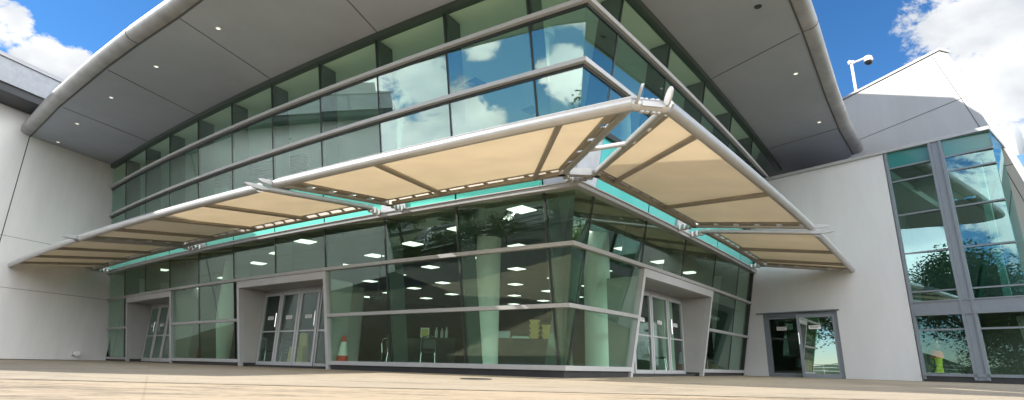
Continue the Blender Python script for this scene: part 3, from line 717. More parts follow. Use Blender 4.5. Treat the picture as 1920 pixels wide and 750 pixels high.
# raked blade wall
Ex = math.radians(17); DB = Vector((math.sin(Ex), -math.cos(Ex))); NB = Vector((-math.cos(Ex), -math.sin(Ex))); R0 = Vector((12.1, 17.6))
def BW(s, z, o=0): q = R0+DB*s+NB*o; return Vector((q.x, q.y, z))
out = [(-3.5, 5.5), (2.75, 5.5), (3.3, -.5), (6.0, -.5), (4.62, 2.4), (4.02, 4.8), (3.72, 6.0), (3.22, 7.70), (2.70, 9.44), (-3.5, 9.44)]
mb = MB(); n = len(out)
from mathutils.geometry import tessellate_polygon
tris = tessellate_polygon([[Vector((s, z, 0)) for s, z in out]])
mb.add([BW(s, z, 0) for s, z in out]+[BW(s, z, -.35) for s, z in out], [tuple(t) for t in tris]+[tuple(i+n for i in t) for t in tris]+[(i, (i+1) % n, (i+1) % n+n, i+n) for i in range(n)])
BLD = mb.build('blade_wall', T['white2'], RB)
mb = MB()
def bwbar(a, b, w): mb.bar(BW(a[0], a[1], .0005), BW(b[0], b[1], .0005), .006, w, up=(NB.x, NB.y, 0)) if False else mb.bar(BW(a[0], a[1], .0), BW(b[0], b[1], .0), w, .006, up=(NB.x, NB.y, 0))
bwbar((-3.4, 7.80), (3.18, 7.72), .02); bwbar((2.47, 9.40), (3.00, 7.72), .02); bwbar((3.0, 7.72), (3.5, 6.0), .02); bwbar((3.5, 6.0), (4.7, 1.2), .02); bwbar((3.4, 5.42), (3.86, 5.40), .02)
each(mb, 'wall_joint', T['groove'], BLD)
mb = MB(); mb.bar(BW(-3.5, 9.50, -.17), BW(2.74, 9.50, -.17), .43, .07); mb.build('cap', T['alu_light'], BLD)

# security camera on its pole
sc = thing('security_camera', 'white dome security camera on a bent pole above the right blade wall', 'camera', BW(-.35, 9.53, -.15))
pb = BW(-.35, 9.53, -.15); pt = pb+Vector((0, 0, 1.28))
mb = MB(); mb.tube([pb, pt], .045, 12); mb.build('pole', T['paper'], sc, smooth=True)
ah = Vector((.52, -.12, .12))
mb = MB(); mb.tube([pt-Vector((0, 0, .08)), pt-Vector((0, 0, .05))+ah*.5, pt+ah], .035, 10); mb.bar(pt-Vector((.09, 0, .04)), pt+Vector((.09, 0, -.04)), .1, .12); mb.build('arm', T['paper'], sc, smooth=True)
h = pt+ah+Vector((.03, 0, -.05))
mb = MB(); mb.lathe([(.06, .10), (.13, .05), (.15, -.06), (.14, -.12)], h, 18); mb.build('housing', T['paper'], sc, smooth=True)
mb = MB(); mb.lathe([(.135, -.121), (.13, -.17), (.09, -.23), (.03, -.255)], h, 18); mb.build('dome', T['black'], sc, smooth=True)

# ------------------------------------------------------------------ distant tower
TW = thing('apartment_tower', 'distant round apartment tower with white ribbed crown behind the right wall', 'building', (128, 132, 0))
mb = MB(); mb.lathe([(13, -2), (13, 50)], (128, 132, 0), 48); mb.build('core', T['towerglass'], TW, smooth=True)
for k in range(12):
    mb = MB(); z = 5+3.6*k; mb.lathe([(13.2, z), (14.2, z+.1), (14.2, z+1.3), (13.2, z+1.4)], (128, 132, 0), 48); mb.build('balcony_ring', T['towerwhite'], TW, smooth=True)
mb = MB(); loops = []
for z, r in ((50, 12.4), (52, 12.8), (55.5, 12.4), (57.5, 11.6), (58.2, 10.4)):
    loops.append([Vector((128+(r+.55*math.cos(12*2*math.pi*k/144*2))*math.cos(2*math.pi*k/144), 132+(r+.55*math.cos(12*2*math.pi*k/144*2))*math.sin(2*math.pi*k/144), z)) for k in range(144)])
mb.loft(loops, True); mb.build('crown', T['towerwhite'], TW, smooth=True)

# ------------------------------------------------------------------ things inside
def cone(loc, label, first=[None]):
    if first[0] is None:
        c = thing('traffic_cone', label, 'cone', loc, 'traffic cones standing inside the glass')
        x, y, z = loc
        mb = MB(); mb.box(x-.19, y-.19, z+.001, x+.19, y+.19, z+.035); mb.lathe([(.15, .035), (.115, .25)], loc, 18); mb.build('body', T['orange'], c)
        mb = MB(); mb.lathe([(.116, .251), (.062, .56)], loc, 18); mb.build('white_sleeve', T['conewhite'], c)
        mb = MB(); mb.lathe([(.061, .561), (.035, .70), (.03, .70)], loc, 18); mb.build('tip', T['orange'], c)
        first[0] = c; return c
    return copy_thing(first[0], loc, random.random(), label)
cone((-3.84, 13.5, INZ), 'traffic cone behind the glass just right of the middle portal')
cone((-7.6, 17.6, INZ), 'traffic cone behind the leftmost door of the middle portal')
cone((2.45, 13.75, INZ), 'traffic cone beside the round column right of the building corner')
cone((4.75, 15.9, INZ), 'traffic cone behind the right door of the right portal')
cone((-11.5, 20.6, INZ), 'traffic cone between the far left portal and the column')
# tables with dark cloths
def table(x, y, w, d, rz, label):
    t = thing('trestle_table', label, 'table', (x, y, INZ), 'draped tables behind the window')
    loc = Vector((x, y, INZ)); mb = MB()
    mb.box(x-w/2, y-d/2, INZ+.70, x+w/2, y+d/2, INZ+.735); mb.build('tabletop', T['cloth_dark'], t)
    loops = []; N = 64
    for z, g in ((INZ+.742, .0), (INZ+.70, .015), (INZ+.35, .03), (INZ+.02, .045)):
        lp = []
        for k in range(N):
            f = k/N*4; e = int(f); u = f-e; hw, hd = w/2+.01+g, d/2+.01+g
            px_, py_ = ((-hw+2*hw*u, -hd), (hw, -hd+2*hd*u), (hw-2*hw*u, hd), (-hw, hd-2*hd*u))[e]
            wv = .018*math.sin(k*1.9)*(g/.045)
            lp.append(Vector((x+px_*(1+wv), y+py_*(1+wv*2), z)))
        loops.append(lp)
    mb = MB(); mb.loft(loops, True); mb.build('tablecloth', T['cloth_dark'], t, smooth=True)
    for sx in (-1, 1):
        mb = MB(); mb.tube([(x+sx*(w/2-.15), y-.2, INZ), (x+sx*(w/2-.15), y-.2, INZ+.7)], .02, 8); mb.tube([(x+sx*(w/2-.15), y+.2, INZ), (x+sx*(w/2-.15), y+.2, INZ+.7)], .02, 8); each(mb, 'leg', T['chrome'], t)
    t.rotation_euler = (0, 0, rz); return t
TZ = INZ+.744
table(.05, 14.25, 2.1, .75, 0, 'black draped table with food trays in front of the round column')
table(-2.15, 14.9, 1.7, .75, -.12, 'black draped table with bottles left of the round column')
table(-8.2, 19.6, 1.6, .75, .3, 'black draped table behind the doors of the middle portal')
# card food trays, boxes and bottles on the tables
tray = None
def add_tray(x, y, z, rz, label):
    global tray
    if tray is None:
        tray = thing('food_tray', label, 'tray', (x, y, z), 'yellow card food trays on the table')
        mb = MB(); a, b = .085, .13
        mb.loft([[(x-a, y-a*.7, z+.002), (x+a, y-a*.7, z+.002), (x+a, y+a*.7, z+.002), (x-a, y+a*.7, z+.002)], [(x-b, y-b*.75, z+.11), (x+b, y-b*.75, z+.11), (x+b, y+b*.75, z+.11), (x-b, y+b*.75, z+.11)]])
        mb.build('tray_body', T['card'], tray)
        return tray
    return copy_thing(tray, (x, y, z), rz, label)
place = [(-.78, 'far left'), (-.50, 'second from left')]
for x, w in ((-.80, 'left end of the table'), (-.50, 'next to the pale carton')):
    for k in range(2): add_tray(x, 14.12, TZ+.115*k, random.uniform(-.2, .2), '%s yellow tray in the two-high stack, %s' % (('bottom', 'top')[k], w))
for k in range(4): add_tray(.62, 14.1, TZ+.115*k, random.uniform(-.15, .15), 'yellow card tray in the tall stack, %s' % ('at the bottom', 'second from the bottom', 'second from the top', 'at the top')[k])
for i, (x, nn) in enumerate(((.92, 3),)):
    for k in range(nn): add_tray(x, 14.1, TZ+.115*k, random.uniform(-.2, .2), 'yellow card tray in the stack at the right table end, %s' % ('at the bottom', 'in the middle', 'at the top')[k])
bx_ = thing('paper_box', 'pale blue and white carton on the table beside the trays', 'box', (-.16, 14.1, TZ))
mb = MB(); mb.box(-.26, 14.0, TZ+.001, .02, 14.2, TZ+.16); mb.build('carton', T['boxblue'], bx_, bevel=.008)
mb = MB(); mb.box(-.262, 14.02, TZ+.11, .022, 14.18, TZ+.165); mb.build('lid', T['paper'], bx_)
st = thing('serving_board', 'long pale board lying on the table between the card trays', 'board', (.28, 14.1, TZ))
mb = MB(); mb.box(.06, 14.0, TZ+.001, .5, 14.2, TZ+.035); mb.build('board', T['paper'], st, bevel=.006)
mb = MB(); mb.box(.08, 13.995, TZ+.036, .48, 14.19, TZ+.06); mb.build('napkin_layer', T['boxblue'], st)
bt = None
for i, (x, y, hh) in enumerate(((-1.86, 14.75, 1), (-1.72, 14.78, .92), (-1.60, 14.74, 1.05))):
    lb = ('tall bottle at the left of the three on the table', 'shortest bottle, between two taller ones on the table', 'tallest bottle at the right of the three on the table')[i]
    if bt is None:
        bt = thing('bottle', lb, 'bottle', (x, y, TZ), 'bottles on the draped table')
        mb = MB(); mb.lathe([(.04, .001), (.042, .17), (.018, .23), (.016, .27)], (x, y, TZ), 14); mb.build('body', T['bottle'], bt, smooth=True)
        mb = MB(); mb.lathe([(.018, .271), (.018, .30)], (x, y, TZ), 12); mb.build('cap', T['black'], bt)
    else: copy_thing(bt, (x, y, TZ), 0, lb, (1, 1, hh))
pf = thing('picture_card', 'small framed yellow card standing beside the bottles', 'card', (-2.15, 14.72, TZ))
mb = MB(); mb.box(-2.26, 14.71, TZ+.001, -2.04, 14.735, TZ+.25); mb.build('frame', T['paper'], pf)
mb = MB(); mb.box(-2.235, 14.704, TZ+.03, -2.065, 14.7085, TZ+.22); mb.build('print', T['card'], pf)
# banquet chairs with chrome hoop frames
ch0 = None
def chair(x, y, rz, label):
    global ch0
    if ch0 is None:
        c = thing('chair', label, 'chair', (0, 0, 0), 'chrome framed chairs inside the glass')
        mb = MB(); mb.box(-.2, -.2, .43, .2, .2, .48); mb.build('seat', T['black'], c, bevel=.015)
        mb = MB(); mb.tube([(-.2, .2, .45), (-.21, .24, .75), (-.17, .27, .88), (0, .28, .92), (.17, .27, .88), (.21, .24, .75), (.2, .2, .45)], .016, 8); mb.build('back_hoop', T['chrome'], c, smooth=True)
        mb = MB(); mb.box(-.17, .235, .55, .17, .265, .85); mb.build('backrest', T['black'], c, bevel=.012)
        for sx in (-1, 1):
            for sy in (-1, 1):
                mb = MB(); mb.tube([(sx*.19, sy*.19, .45), (sx*.21, sy*.24, 0.0)], .013, 8); mb.build('leg', T['chrome'], c)
        c.scale = (.85, .85, .82); ch0 = c; c.location = (x, y, INZ); c.rotation_euler = (0, 0, rz); return c
    return copy_thing(ch0, (x, y, INZ), rz, label)
chair(-2.65, 13.9, 2.4, 'chair behind the second window pane, left of the bottle table')
chair(-1.95, 14.05, 3.3, 'chair drawn up in front of the bottle table')
chair(-3.1, 15.3, .6, 'dark chair in the shade behind the middle portal cone')
chair(-7.2, 17.2, 2.9, 'chair behind the middle door of the middle portal')
chair(-6.6, 17.5, 3.3, 'chair behind the right door of the middle portal')
chair(3.75, 14.6, 1.2, 'chair behind the left door of the right portal')
chair(5.8, 17.0, 2.0, 'chair behind the glass at the right end of the facade')
bn = thing('covered_chair', 'chair under a cream cover with red ribbon behind the middle portal', 'chair', (-6.0, 16.6, INZ))
mb = MB(); mb.loft([[(-6.22, 16.4, INZ+.002), (-5.78, 16.4, INZ+.002), (-5.76, 16.86, INZ+.002), (-6.24, 16.86, INZ+.002)], [(-6.2, 16.42, INZ+.47), (-5.8, 16.42, INZ+.47), (-5.8, 16.84, INZ+.5), (-6.2, 16.84, INZ+.5)], [(-6.19, 16.7, INZ+.55), (-5.81, 16.7, INZ+.55), (-5.8, 16.84, INZ+.56), (-6.2, 16.84, INZ+.56)], [(-6.14, 16.78, INZ+.9), (-5.86, 16.78, INZ+.9), (-5.86, 16.86, INZ+.9), (-6.14, 16.86, INZ+.9)]])
mb.build('cover', T['card'], bn, bevel=.03)
mb = MB(); mb.box(-6.22, 16.66, INZ+.58, -6.08, 16.70, INZ+.78); mb.build('ribbon', T['red'], bn, bevel=.01)
pl = thing('projector', 'black projector hanging from the ceiling seen through the glass right of the middle portal', 'projector', (-3.6, 15.5, 2.4))
mb = MB(); mb.box(-3.8, 15.35, 1.62, -3.4, 15.65, 1.78); mb.build('body', T['black'], pl, bevel=.02)
mb = MB(); mb.tube([(-3.6, 15.5, 1.78), (-3.6, 15.5, 3.03)], .02, 8); mb.build('stem', T['black'], pl)
mb = MB(); mb.lathe([(.05, -.05), (.05, .05)], (-3.72, 15.32, 1.7), 12); mb.build('lens', T['carglass'], pl)
rb = thing('display_stand', 'dark red display stand behind the glass between the left portals', 'stand', (-10.9, 21.2, INZ))
mb = MB(); mb.box(-11.25, 21.1, INZ+.1, -10.95, 21.3, 1.9); mb.build('banner', T['red'], rb)
mb = MB(); mb.box(-11.35, 21.0, INZ+.001, -10.85, 21.4, INZ+.1); mb.build('base', T['black'], rb)

# worker in a hi-vis vest inside the right hand window
def skin_fig(name, nodes, edges, m, parent):
    me = bpy.data.meshes.new(name); off = world_loc(parent)
    me.from_pydata([Vector(p)-off for p, r in nodes], edges, []); o = bpy.data.objects.new(name, me); COL.objects.link(o); o.parent = parent
    md = o.modifiers.new('skin', 'SKIN')
    for i, (p, r) in enumerate(nodes):
        v = me.skin_vertices[0].data[i]; v.radius = (r, r); v.use_root = (i == 0)
    md2 = o.modifiers.new('sub', 'SUBSURF'); md2.levels = 1; md2.render_levels = 2; me.materials.append(m); return o
wx, wy, wz = 12.1, 16.5, -.75
wk = thing('person', 'worker in yellow hi-vis vest with orange shoulders standing behind the right window', 'person', (wx, wy, wz))
H = lambda dx, dy, z: (wx+dx, wy+dy, wz+z)
skin_fig('body', [(H(0, 0, .86), .14), (H(0, -.02, 1.12), .145), (H(0, -.05, 1.32), .15), (H(0, -.08, 1.42), .06), (H(0, -.12, 1.55), .10),
    (H(.19, -.05, 1.30), .06), (H(.27, -.12, 1.06), .045), (H(.22, -.30, .95), .035), (H(-.19, -.05, 1.30), .06), (H(-.27, -.12, 1.06), .045), (H(-.2, -.3, .98), .035),
    (H(.1, 0, .78), .09), (H(.12, -.03, .44), .065), (H(.13, .02, .05), .045), (H(.14, -.12, .03), .04), (H(-.1, 0, .78), .09), (H(-.12, -.03, .44), .065), (H(-.13, .02, .05), .045), (H(-.14, -.12, .03), .04)],
    [(0, 1), (1, 2), (2, 3), (3, 4), (2, 5), (5, 6), (6, 7), (2, 8), (8, 9), (9, 10), (0, 11), (11, 12), (12, 13), (13, 14), (0, 15), (15, 16), (16, 17), (17, 18)], T['navy'], wk)
mb = MB(); mb.loft([[Vector(H(math.cos(a)*rx, -.03*(z-.8)*4/4+math.sin(a)*ry, z)) for a in [2*math.pi*k/18 for k in range(18)]] for z, rx, ry in ((.82, .165, .14), (1.05, .175, .145), (1.22, .205, .16))], True)
mb.build('vest', T['hivis'], wk, smooth=True)
mb = MB(); mb.loft([[Vector(H(math.cos(a)*rx, -.04+math.sin(a)*ry, z)) for a in [2*math.pi*k/18 for k in range(18)]] for z, rx, ry in ((1.221, .208, .163), (1.36, .20, .15), (1.44, .11, .10))], True)
mb.build('vest_yoke', T['hiorange'], wk, smooth=True)
mb = MB(); mb.lathe([(.09, -.11), (.10, .0), (.095, .06)], H(0, -.12, 1.58), 16); mb.build('face', T['skin'], wk, smooth=True)
mb = MB(); mb.lathe([(.125, .0), (.12, .05), (.08, .11), (.02, .13)], H(0, -.12, 1.63), 16); mb.build('hard_hat', T['paper'], wk, smooth=True)

# ------------------------------------------------------------------ ground and surroundings (mostly seen as reflections)
def sheet(name, pts, m, dz=0.0, kind='structure'):
    mb = MB(); mb.add([(x, y, GZ(x, y)+dz) for x, y in pts], [tuple(range(len(pts)))])
    o = mb.build(name, m); return tag(o, kind=kind)
tag(sheet('ground', [(-900, -900), (900, -900), (900, 900), (-900, 900)], T['grass'], -.02), kind='structure')
sheet('plaza', [(-24, -40), (60, -40), (60, 60), (-24, 60)], T['pave'])
# smoother concrete apron along the building
sheet('apron', [(-24, 5.6), (-6, 5.35), (1.0, 5.0), (9, 4.6), (40, 3), (40, 40), (-24, 40)], T['pave2'], .004)
sheet('driveway', [(-24.2, -40), (-10.2, -40), (-10.8, 6.3), (-13.5, 9.3), (-16.5, 11.6), (-24.2, 11.6)], T['asphalt'], .008)
sheet('road', [(-31, -60), (-24.5, -60), (-24.5, 80), (-31, 80)], T['asphalt'], .004)
mb = MB(); mb.hexa([(-24.5, -60, -.6), (-24.2, -60, -.6), (-24.2, 80, -.6), (-24.5, 80, -.6), (-24.5, -60, -.42), (-24.2, -60, -.42), (-24.2, 80, .33), (-24.5, 80, .33)]); tag(mb.build('kerb', T['kerb']), kind='structure')
mb = MB()
for k in range(22):
    y = -56+6*k; mb.add([(-27.8, y, GZ(0, y)+.009), (-27.68, y, GZ(0, y)+.009), (-27.68, y+3, GZ(0, y+3)+.009), (-27.8, y+3, GZ(0, y+3)+.009)], [(0, 1, 2, 3)])
tag(mb.build('road_marking', T['paper']), kind='structure')
# drain cover in the apron
dc = thing('drain_cover', 'oval dark drain cover set in the pale paving before the corner', 'drain cover', (-.45, 8.2, GZ(0, 8.2)))
mb = MB(); mb.lathe([(.22, .001), (.22, .010), (.20, .012)], (-.45, 8.2, GZ(0, 8.2)+.004), 24); mb.build('plate', T['plinth'], dc)

def tree(name, x, y, h, cr, m, label, trunk=.18, nleaf=11000, base=.32, group=None):
    z0 = GZ(x, y); t = thing(name, label, 'tree', (x, y, z0), group)
    rnd = random.Random(int(x*31+y*7)); mb = MB(); br = []
    mb.tube([(x, y, z0-.1), (x+.1, y, z0+h*.25), (x, y+.1, z0+h*.55), (x+.1, y, z0+h*.85)], [trunk, trunk*.8, trunk*.5, trunk*.15], 8)
    cl = []
    for k in range(24):
        a = rnd.uniform(0, 6.28); zz = z0+h*rnd.uniform(base, .92); rr = cr*rnd.uniform(.35, .95)*(1-.5*((zz-z0)/h-base))
        c = Vector((x+math.cos(a)*rr, y+math.sin(a)*rr, zz)); cl.append((c, cr*rnd.uniform(.28, .5)))
        mb.tube([(x, y, z0+h*.25+(zz-z0)*.3), (c+Vector((x, y, zz)))/2-Vector((0, 0, .3)), c], [trunk*.35, trunk*.2, .02], 5)
    mb.build('trunk', T['bark'], t)
    vs = []; fs = []
    for k in range(nleaf):
        c, r = cl[k % len(cl)]; d = Vector((rnd.gauss(0, 1), rnd.gauss(0, 1), rnd.gauss(0, .8))).normalized()*r*rnd.uniform(.3, 1.08)
        p = c+d; s = rnd.uniform(.07, .17)*(1 if h > 4 else .6); u = Vector((rnd.gauss(0, 1), rnd.gauss(0, 1), rnd.gauss(0, 1))).normalized(); w = u.orthogonal().normalized()
        i = len(vs); vs += [p+u*s, p+w*s*.5, p-u*s, p-w*s*.5]; fs.append((i, i+1, i+2, i+3))
    mb = MB(); mb.add(vs, fs); mb.build('crown', m, t); return t
GT = 'trees across the forecourt mirrored in the glass'
tree('broadleaf_tree', -17.6, -9.0, 9.8, 3.6, T['leafA'], 'broad green tree mirrored at the top of the foliage in the right window', group=GT)
tree('broadleaf_tree', -23.5, -14.5, 11.0, 4.0, T['leafB'], 'dark green tree mirrored in the right window', group=GT)
tree('broadleaf_tree', -14.5, -10.5, 8.4, 3.2, T['leafB'], 'lower dark tree mirrored in the right window', group=GT)
tree('broadleaf_tree', -38, 9, 6.6, 2.8, T['leafB'], 'tree mirrored above the awning in the left upper glass', group=GT)
tree('broadleaf_tree', -37, 3, 5.6, 2.5, T['leafA'], 'bushy tree beyond the road mirrored in the facade', group=GT)
tree('broadleaf_tree', -40, 15, 5.8, 3.2, T['leafB'], 'low tree beyond the road mirrored in the left doors', group=GT)
tree('broadleaf_tree', -38, -3, 5.0, 2.6, T['leafA'], 'small tree beyond the parked car mirrored in the facade', group=GT)
tree('broadleaf_tree', 27, 13.5, 6.0, 3.4, T['leafC'], 'bright green tree mirrored in the right facade by the corner', group=GT, base=.12)
tree('broadleaf_tree', 33, 17.5, 7.0, 3.6, T['leafA'], 'green tree mirrored in the panes over the right portal', group=GT, base=.12)
for i, (x, y) in enumerate(((-20.5, .2), (-21.2, 2.2), (-20.8, 4.6), (-21.5, 7.0))):
    tree('shrub', x, y, 1.9-.2*i, 1.25, T['leafC'], ('round shrub by the railing mirrored beside the column', 'round shrub by the railing mirrored left of the column', 'low shrub by the railing mirrored over the middle pane', 'lowest shrub by the railing mirrored near the portal')[i], trunk=.05, nleaf=1500, base=.2, group='shrubs by the railing')
for i, (x, y) in enumerate(((-6.4, -2.6), (-8.2, -4.8), (-9.6, -3.4))):
    tree('shrub', x, y, 3.1-.25*i, 1.5, T['leafB'], ('tall dark shrub mirrored low in the right window', 'dark shrub mirrored behind the worker in the right window', 'shortest dark shrub under the tall trees in the right window')[i], trunk=.06, nleaf=2500, base=.08, group='dark shrubs under the trees')
# tubular railing
rl = thing('railing', 'long tubular steel railing beside the road mirrored in the lower glass', 'railing', (-23.4, 0, GZ(0, 0)))
mb = MB()
for zz in (.45, .75, 1.05): mb.tube([(-23.4, -14, GZ(0, -14)+zz), (-23.4, 12, GZ(0, 12)+zz)], .03, 8)
each(mb, 'rail', T['chrome'], rl)
for k in range(14):
    y = -14+2*k; mb = MB(); mb.tube([(-23.4, y, GZ(0, y)), (-23.4, y, GZ(0, y)+1.05)], .03, 8); mb.build('post', T['chrome'], rl)
def car(x, y, rz, paint, label):
    z = GZ(x, y)+.004; c = thing('parked_car', label, 'car', (x, y, z), 'cars on the road mirrored in the glass')
    V = lambda a, b, h: (x+a, y+b, z+h)
    body = [(-2.15, .35), (-2.2, .7), (-2.05, .95), (-1.2, 1.02), (-.55, 1.5), (1.3, 1.55), (1.95, 1.05), (2.15, .9), (2.2, .45), (2.05, .28), (-2.0, .28)]
    loops = []
    for b, s in ((-.86, .96), (-.80, 1), (.80, 1), (.86, .96)):
        loops.append([Vector(V(b*(.86 if h > 1.1 else 1), yy*s, .28+(h-.28)*s)) for yy, h in body])
    mb = MB(); mb.loft(loops, True); mb.build('body', paint, c, smooth=True, bevel=.03)
    for sx in (-1, 1):
        mb = MB(); mb.hexa([V(sx*.80, -.95, 1.06), V(sx*.80, 1.6, 1.06), V(sx*.82, 1.6, 1.06), V(sx*.82, -.95, 1.06), V(sx*.74, -.5, 1.45), V(sx*.74, 1.25, 1.48), V(sx*.76, 1.25, 1.48), V(sx*.76, -.5, 1.45)]); mb.build('side_window', T['carglass'], c)
    for sx in (-1, 1):
        for yy in (-1.35, 1.35):
            mb = MB(); mb.tube([V(sx*.70, yy, .33), V(sx*.89, yy, .33)], .33, 20); w = mb.build('wheel', T['tyre'], c, smooth=True)
            mb = MB(); mb.tube([V(sx*.885, yy, .33), V(sx*.90, yy, .33)], .2, 16); mb.build('rim', T['carpaint2'], w)
    for sx in (-1, 1):
        mb = MB(); mb.box(x+sx*.62-.14, y-2.19, z+.62, x+sx*.62+.14, y-2.10, z+.76); mb.build('headlight', T['paper'], c)
    return c
car(-26.2, -5.0, 0, T['carpaint'], 'white estate car mirrored in the pane beside the corner')
car(-26.3, 2.5, 0, T['carpaint2'], 'silver car mirrored further left behind the shrubs')
# low building and bank beyond the road
lbg = thing('low_building', 'low pale building beyond the road mirrored in the door glass', 'building', (-60, 2, 0))
mb = MB(); mb.box(-66, -4, -1, -58, 10, 3.6); mb.build('wall', T['white'], lbg)
mb = MB(); mb.box(-66.5, -4.5, 3.605, -57.5, 10.5, 3.9); mb.build('roof', T['rooftop'], lbg)
for k in range(5):
    mb = MB(); mb.box(-57.995, -3+2.6*k, .8, -57.96, -1.4+2.6*k, 2.4); mb.build('window', T['carglass'], lbg)
mb = MB(); vs = []; N = 60
for i in range(N+1):
    a = math.radians(100+220*i/N); hh = 5+4*math.sin(i*.7)+2*math.sin(i*1.9+1); r = 150
    vs.append((r*math.cos(a), r*math.sin(a), -2)); vs.append(((r+12)*math.cos(a), (r+12)*math.sin(a), hh)); vs.append(((r+40)*math.cos(a), (r+40)*math.sin(a), -2))
fs = []
for i in range(N):
    fs += [(3*i, 3*i+3, 3*i+4, 3*i+1), (3*i+1, 3*i+4, 3*i+5, 3*i+2)]
mb.add(vs, fs); tag(mb.build('hills', T['leafB']), kind='structure')

# ------------------------------------------------------------------ sky, sun, camera
SUN_EL = math.radians(31.5); sx_, sy_ = -1.0, -.03; az = math.atan2(sx_, sy_)
w = bpy.data.worlds.new('World'); SC.world = w; w.use_nodes = True; nt = w.node_tree
for n in list(nt.nodes): nt.nodes.remove(n)
out = nt.nodes.new('ShaderNodeOutputWorld'); bg = nt.nodes.new('ShaderNodeBackground'); bg.inputs['Strength'].default_value = .073
sky = nt.nodes.new('ShaderNodeTexSky'); sky.sky_type = 'NISHITA'; sky.sun_disc = False; sky.sun_elevation = SUN_EL; sky.sun_rotation = az; sky.altitude = 0; sky.air_density = 1.0; sky.dust_density = 0.0; sky.ozone_density = 6.0
tcn = nt.nodes.new('ShaderNodeTexCoord')
def spot(d, inner, outer):
    v = Vector(d).normalized()
    dp = nt.nodes.new('ShaderNodeVectorMath'); dp.operation = 'DOT_PRODUCT'; dp.inputs[1].default_value = v; nt.links.new(tcn.outputs['Generated'], dp.inputs[0])
    mr = nt.nodes.new('ShaderNodeMapRange'); mr.interpolation_type = 'SMOOTHSTEP'; mr.inputs[1].default_value = math.cos(math.radians(outer)); mr.inputs[2].default_value = math.cos(math.radians(inner)); mr.inputs[3].default_value = 0; mr.inputs[4].default_value = 1
    nt.links.new(dp.outputs['Value'], mr.inputs[0]); return mr.outputs[0]
spots = [((.69, .58, .42), 4, 15), ((.66, .69, .28), 0, 8), ((-.662, .63, .408), 0, 3.0), ((-.635, .675, .370), 0, 3.6), ((-.606, .695, .380), 0, 2.8),
         ((-.975, -.06, .19), 0, 11), ((-.965, -.19, .19), 0, 9.5), ((-.93, -.315, .19), 0, 5.6), ((-.965, -.235, .105), 0, 7), ((-.91, -.40, .09), 0, 7.5), ((-.79, -.585, .165), 0, 4.6), ((-.99, -.02, .09), 0, 7.5), ((-.94, -.32, .05), 0, 10), ((-.86, -.44, .25), 0, 3.5)]
fill = [((.35, -.88, .32), 30, 56), ((-.42, -.86, .30), 14, 34), ((.88, -.45, .26), 22, 44)]  # bright cloud patches added out of view as fill light
def union(lst):
    acc = None
    for q in lst:
        o = spot(*q)
        if acc is None: acc = o
        else:
            mxn = nt.nodes.new('ShaderNodeMath'); mxn.operation = 'MAXIMUM'; nt.links.new(acc, mxn.inputs[0]); nt.links.new(o, mxn.inputs[1]); acc = mxn.outputs[0]
    return acc
fillm = union(fill); acc = union(spots+fill)
mp = nt.nodes.new('ShaderNodeMapping'); mp.inputs['Scale'].default_value = (1, 1, 1.7); nt.links.new(tcn.outputs['Generated'], mp.inputs['Vector'])
nz = nt.nodes.new('ShaderNodeTexNoise'); nz.inputs['Scale'].default_value = 13; nz.inputs['Detail'].default_value = 12; nz.inputs['Roughness'].default_value = .7; nz.inputs['Distortion'].default_value = .25; nt.links.new(mp.outputs[0], nz.inputs['Vector'])
ad = nt.nodes.new('ShaderNodeMath'); ad.operation = 'MULTIPLY_ADD'; ad.inputs[1].default_value = .47; nt.links.new(acc, ad.inputs[0]); nt.links.new(nz.outputs['Fac'], ad.inputs[2])
mr = nt.nodes.new('ShaderNodeMapRange'); mr.interpolation_type = 'SMOOTHSTEP'; mr.inputs[1].default_value = .76; mr.inputs[2].default_value = .90; nt.links.new(ad.outputs[0], mr.inputs[0])
nz2 = nt.nodes.new('ShaderNodeTexNoise'); nz2.inputs['Scale'].default_value = 6; nz2.inputs['Detail'].default_value = 8; nt.links.new(mp.outputs[0], nz2.inputs['Vector'])
cr = nt.nodes.new('ShaderNodeValToRGB'); cr.color_ramp.elements[0].position = .35; cr.color_ramp.elements[1].position = .62
cr.color_ramp.elements[0].color = (4.0, 4.3, 4.7, 1); cr.color_ramp.elements[1].color = (7.2, 7.2, 7.1, 1); nt.links.new(nz2.outputs['Fac'], cr.inputs['Fac'])
mixc = nt.nodes.new('ShaderNodeMix'); mixc.data_type = 'RGBA'; nt.links.new(mr.outputs[0], mixc.inputs[0]); 
hs = nt.nodes.new('ShaderNodeHueSaturation'); hs.inputs['Saturation'].default_value = 1.15; hs.inputs['Value'].default_value = 1.12; nt.links.new(sky.outputs[0], hs.inputs['Color']); nt.links.new(hs.outputs[0], mixc.inputs[6])
fm = nt.nodes.new('ShaderNodeMath'); fm.operation = 'MULTIPLY_ADD'; fm.inputs[1].default_value = 2.0; fm.inputs[2].default_value = 1.0; nt.links.new(fillm, fm.inputs[0])
fb = nt.nodes.new('ShaderNodeMath'); fb.operation = 'MULTIPLY_ADD'; fb.inputs[1].default_value = 2.4; nt.links.new(union(spots[5:]), fb.inputs[0])
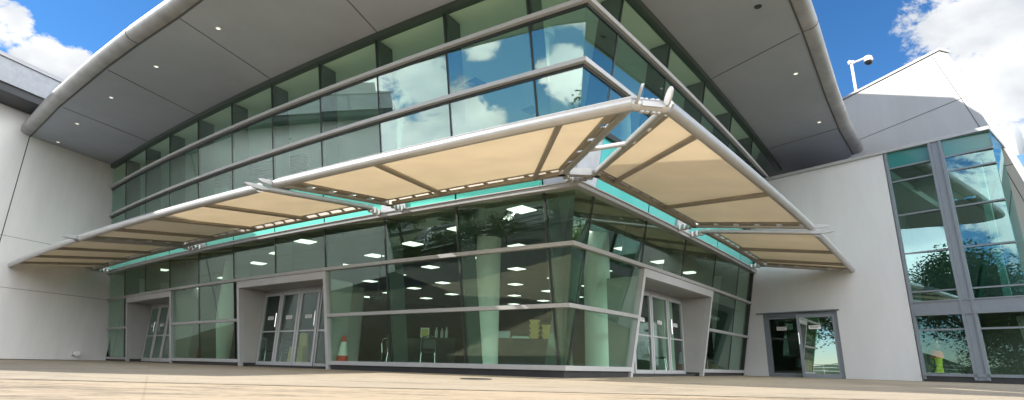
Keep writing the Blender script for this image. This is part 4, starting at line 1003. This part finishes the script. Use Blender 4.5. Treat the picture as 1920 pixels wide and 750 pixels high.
fr = nt.nodes.new('ShaderNodeMath'); fr.operation = 'MULTIPLY_ADD'; fr.inputs[1].default_value = 3.0; nt.links.new(spot((.90, -.42, .2), 20, 38), fr.inputs[0]); nt.links.new(fm.outputs[0], fr.inputs[2]); nt.links.new(fr.outputs[0], fb.inputs[2])  # extra gain on the unseen right-hand fill cloud, to brighten the left wall
vs_ = nt.nodes.new('ShaderNodeVectorMath'); vs_.operation = 'SCALE'; nt.links.new(cr.outputs[0], vs_.inputs[0]); nt.links.new(fb.outputs[0], vs_.inputs['Scale']); nt.links.new(vs_.outputs[0], mixc.inputs[7])
nt.links.new(mixc.outputs[2], bg.inputs['Color']); nt.links.new(bg.outputs[0], out.inputs['Surface'])

sl = bpy.data.lights.new('sun', 'SUN'); sl.energy = 3.7; sl.angle = math.radians(.5); sl.color = (1, .95, .88)
so = bpy.data.objects.new('sun', sl); COL.objects.link(so)
sd = Vector((math.cos(SUN_EL)*math.sin(az), math.cos(SUN_EL)*math.cos(az), math.sin(SUN_EL)))
so.rotation_euler = sd.to_track_quat('Z', 'Y').to_euler(); so.location = sd*60

cam = bpy.data.cameras.new('camera'); co = bpy.data.objects.new('camera', cam); COL.objects.link(co); SC.camera = co
cam.sensor_fit = 'HORIZONTAL'; cam.sensor_width = 36; cam.lens = 1053.3876/1920*36; cam.clip_start = .05; cam.clip_end = 3000
r_ = Vector((.9997676, -.0061103, .0206760)); u_ = Vector((-.0215599, -.2833442, .9587759)); f_ = Vector((0, .9589988, .2834101))
co.matrix_world = Matrix(((r_.x, u_.x, -f_.x, 0), (r_.y, u_.y, -f_.y, 0), (r_.z, u_.z, -f_.z, 0), (0, 0, 0, 1)))
SC.view_settings.view_transform = 'Standard'; SC.view_settings.look = 'None'; SC.view_settings.exposure = 1.22; SC.view_settings.gamma = 1
SC.render.engine = 'CYCLES'; SC.cycles.max_bounces = 10; SC.cycles.transparent_max_bounces = 24; SC.cycles.glossy_bounces = 5
SC.cycles.caustics_reflective = False; SC.cycles.use_denoising = True
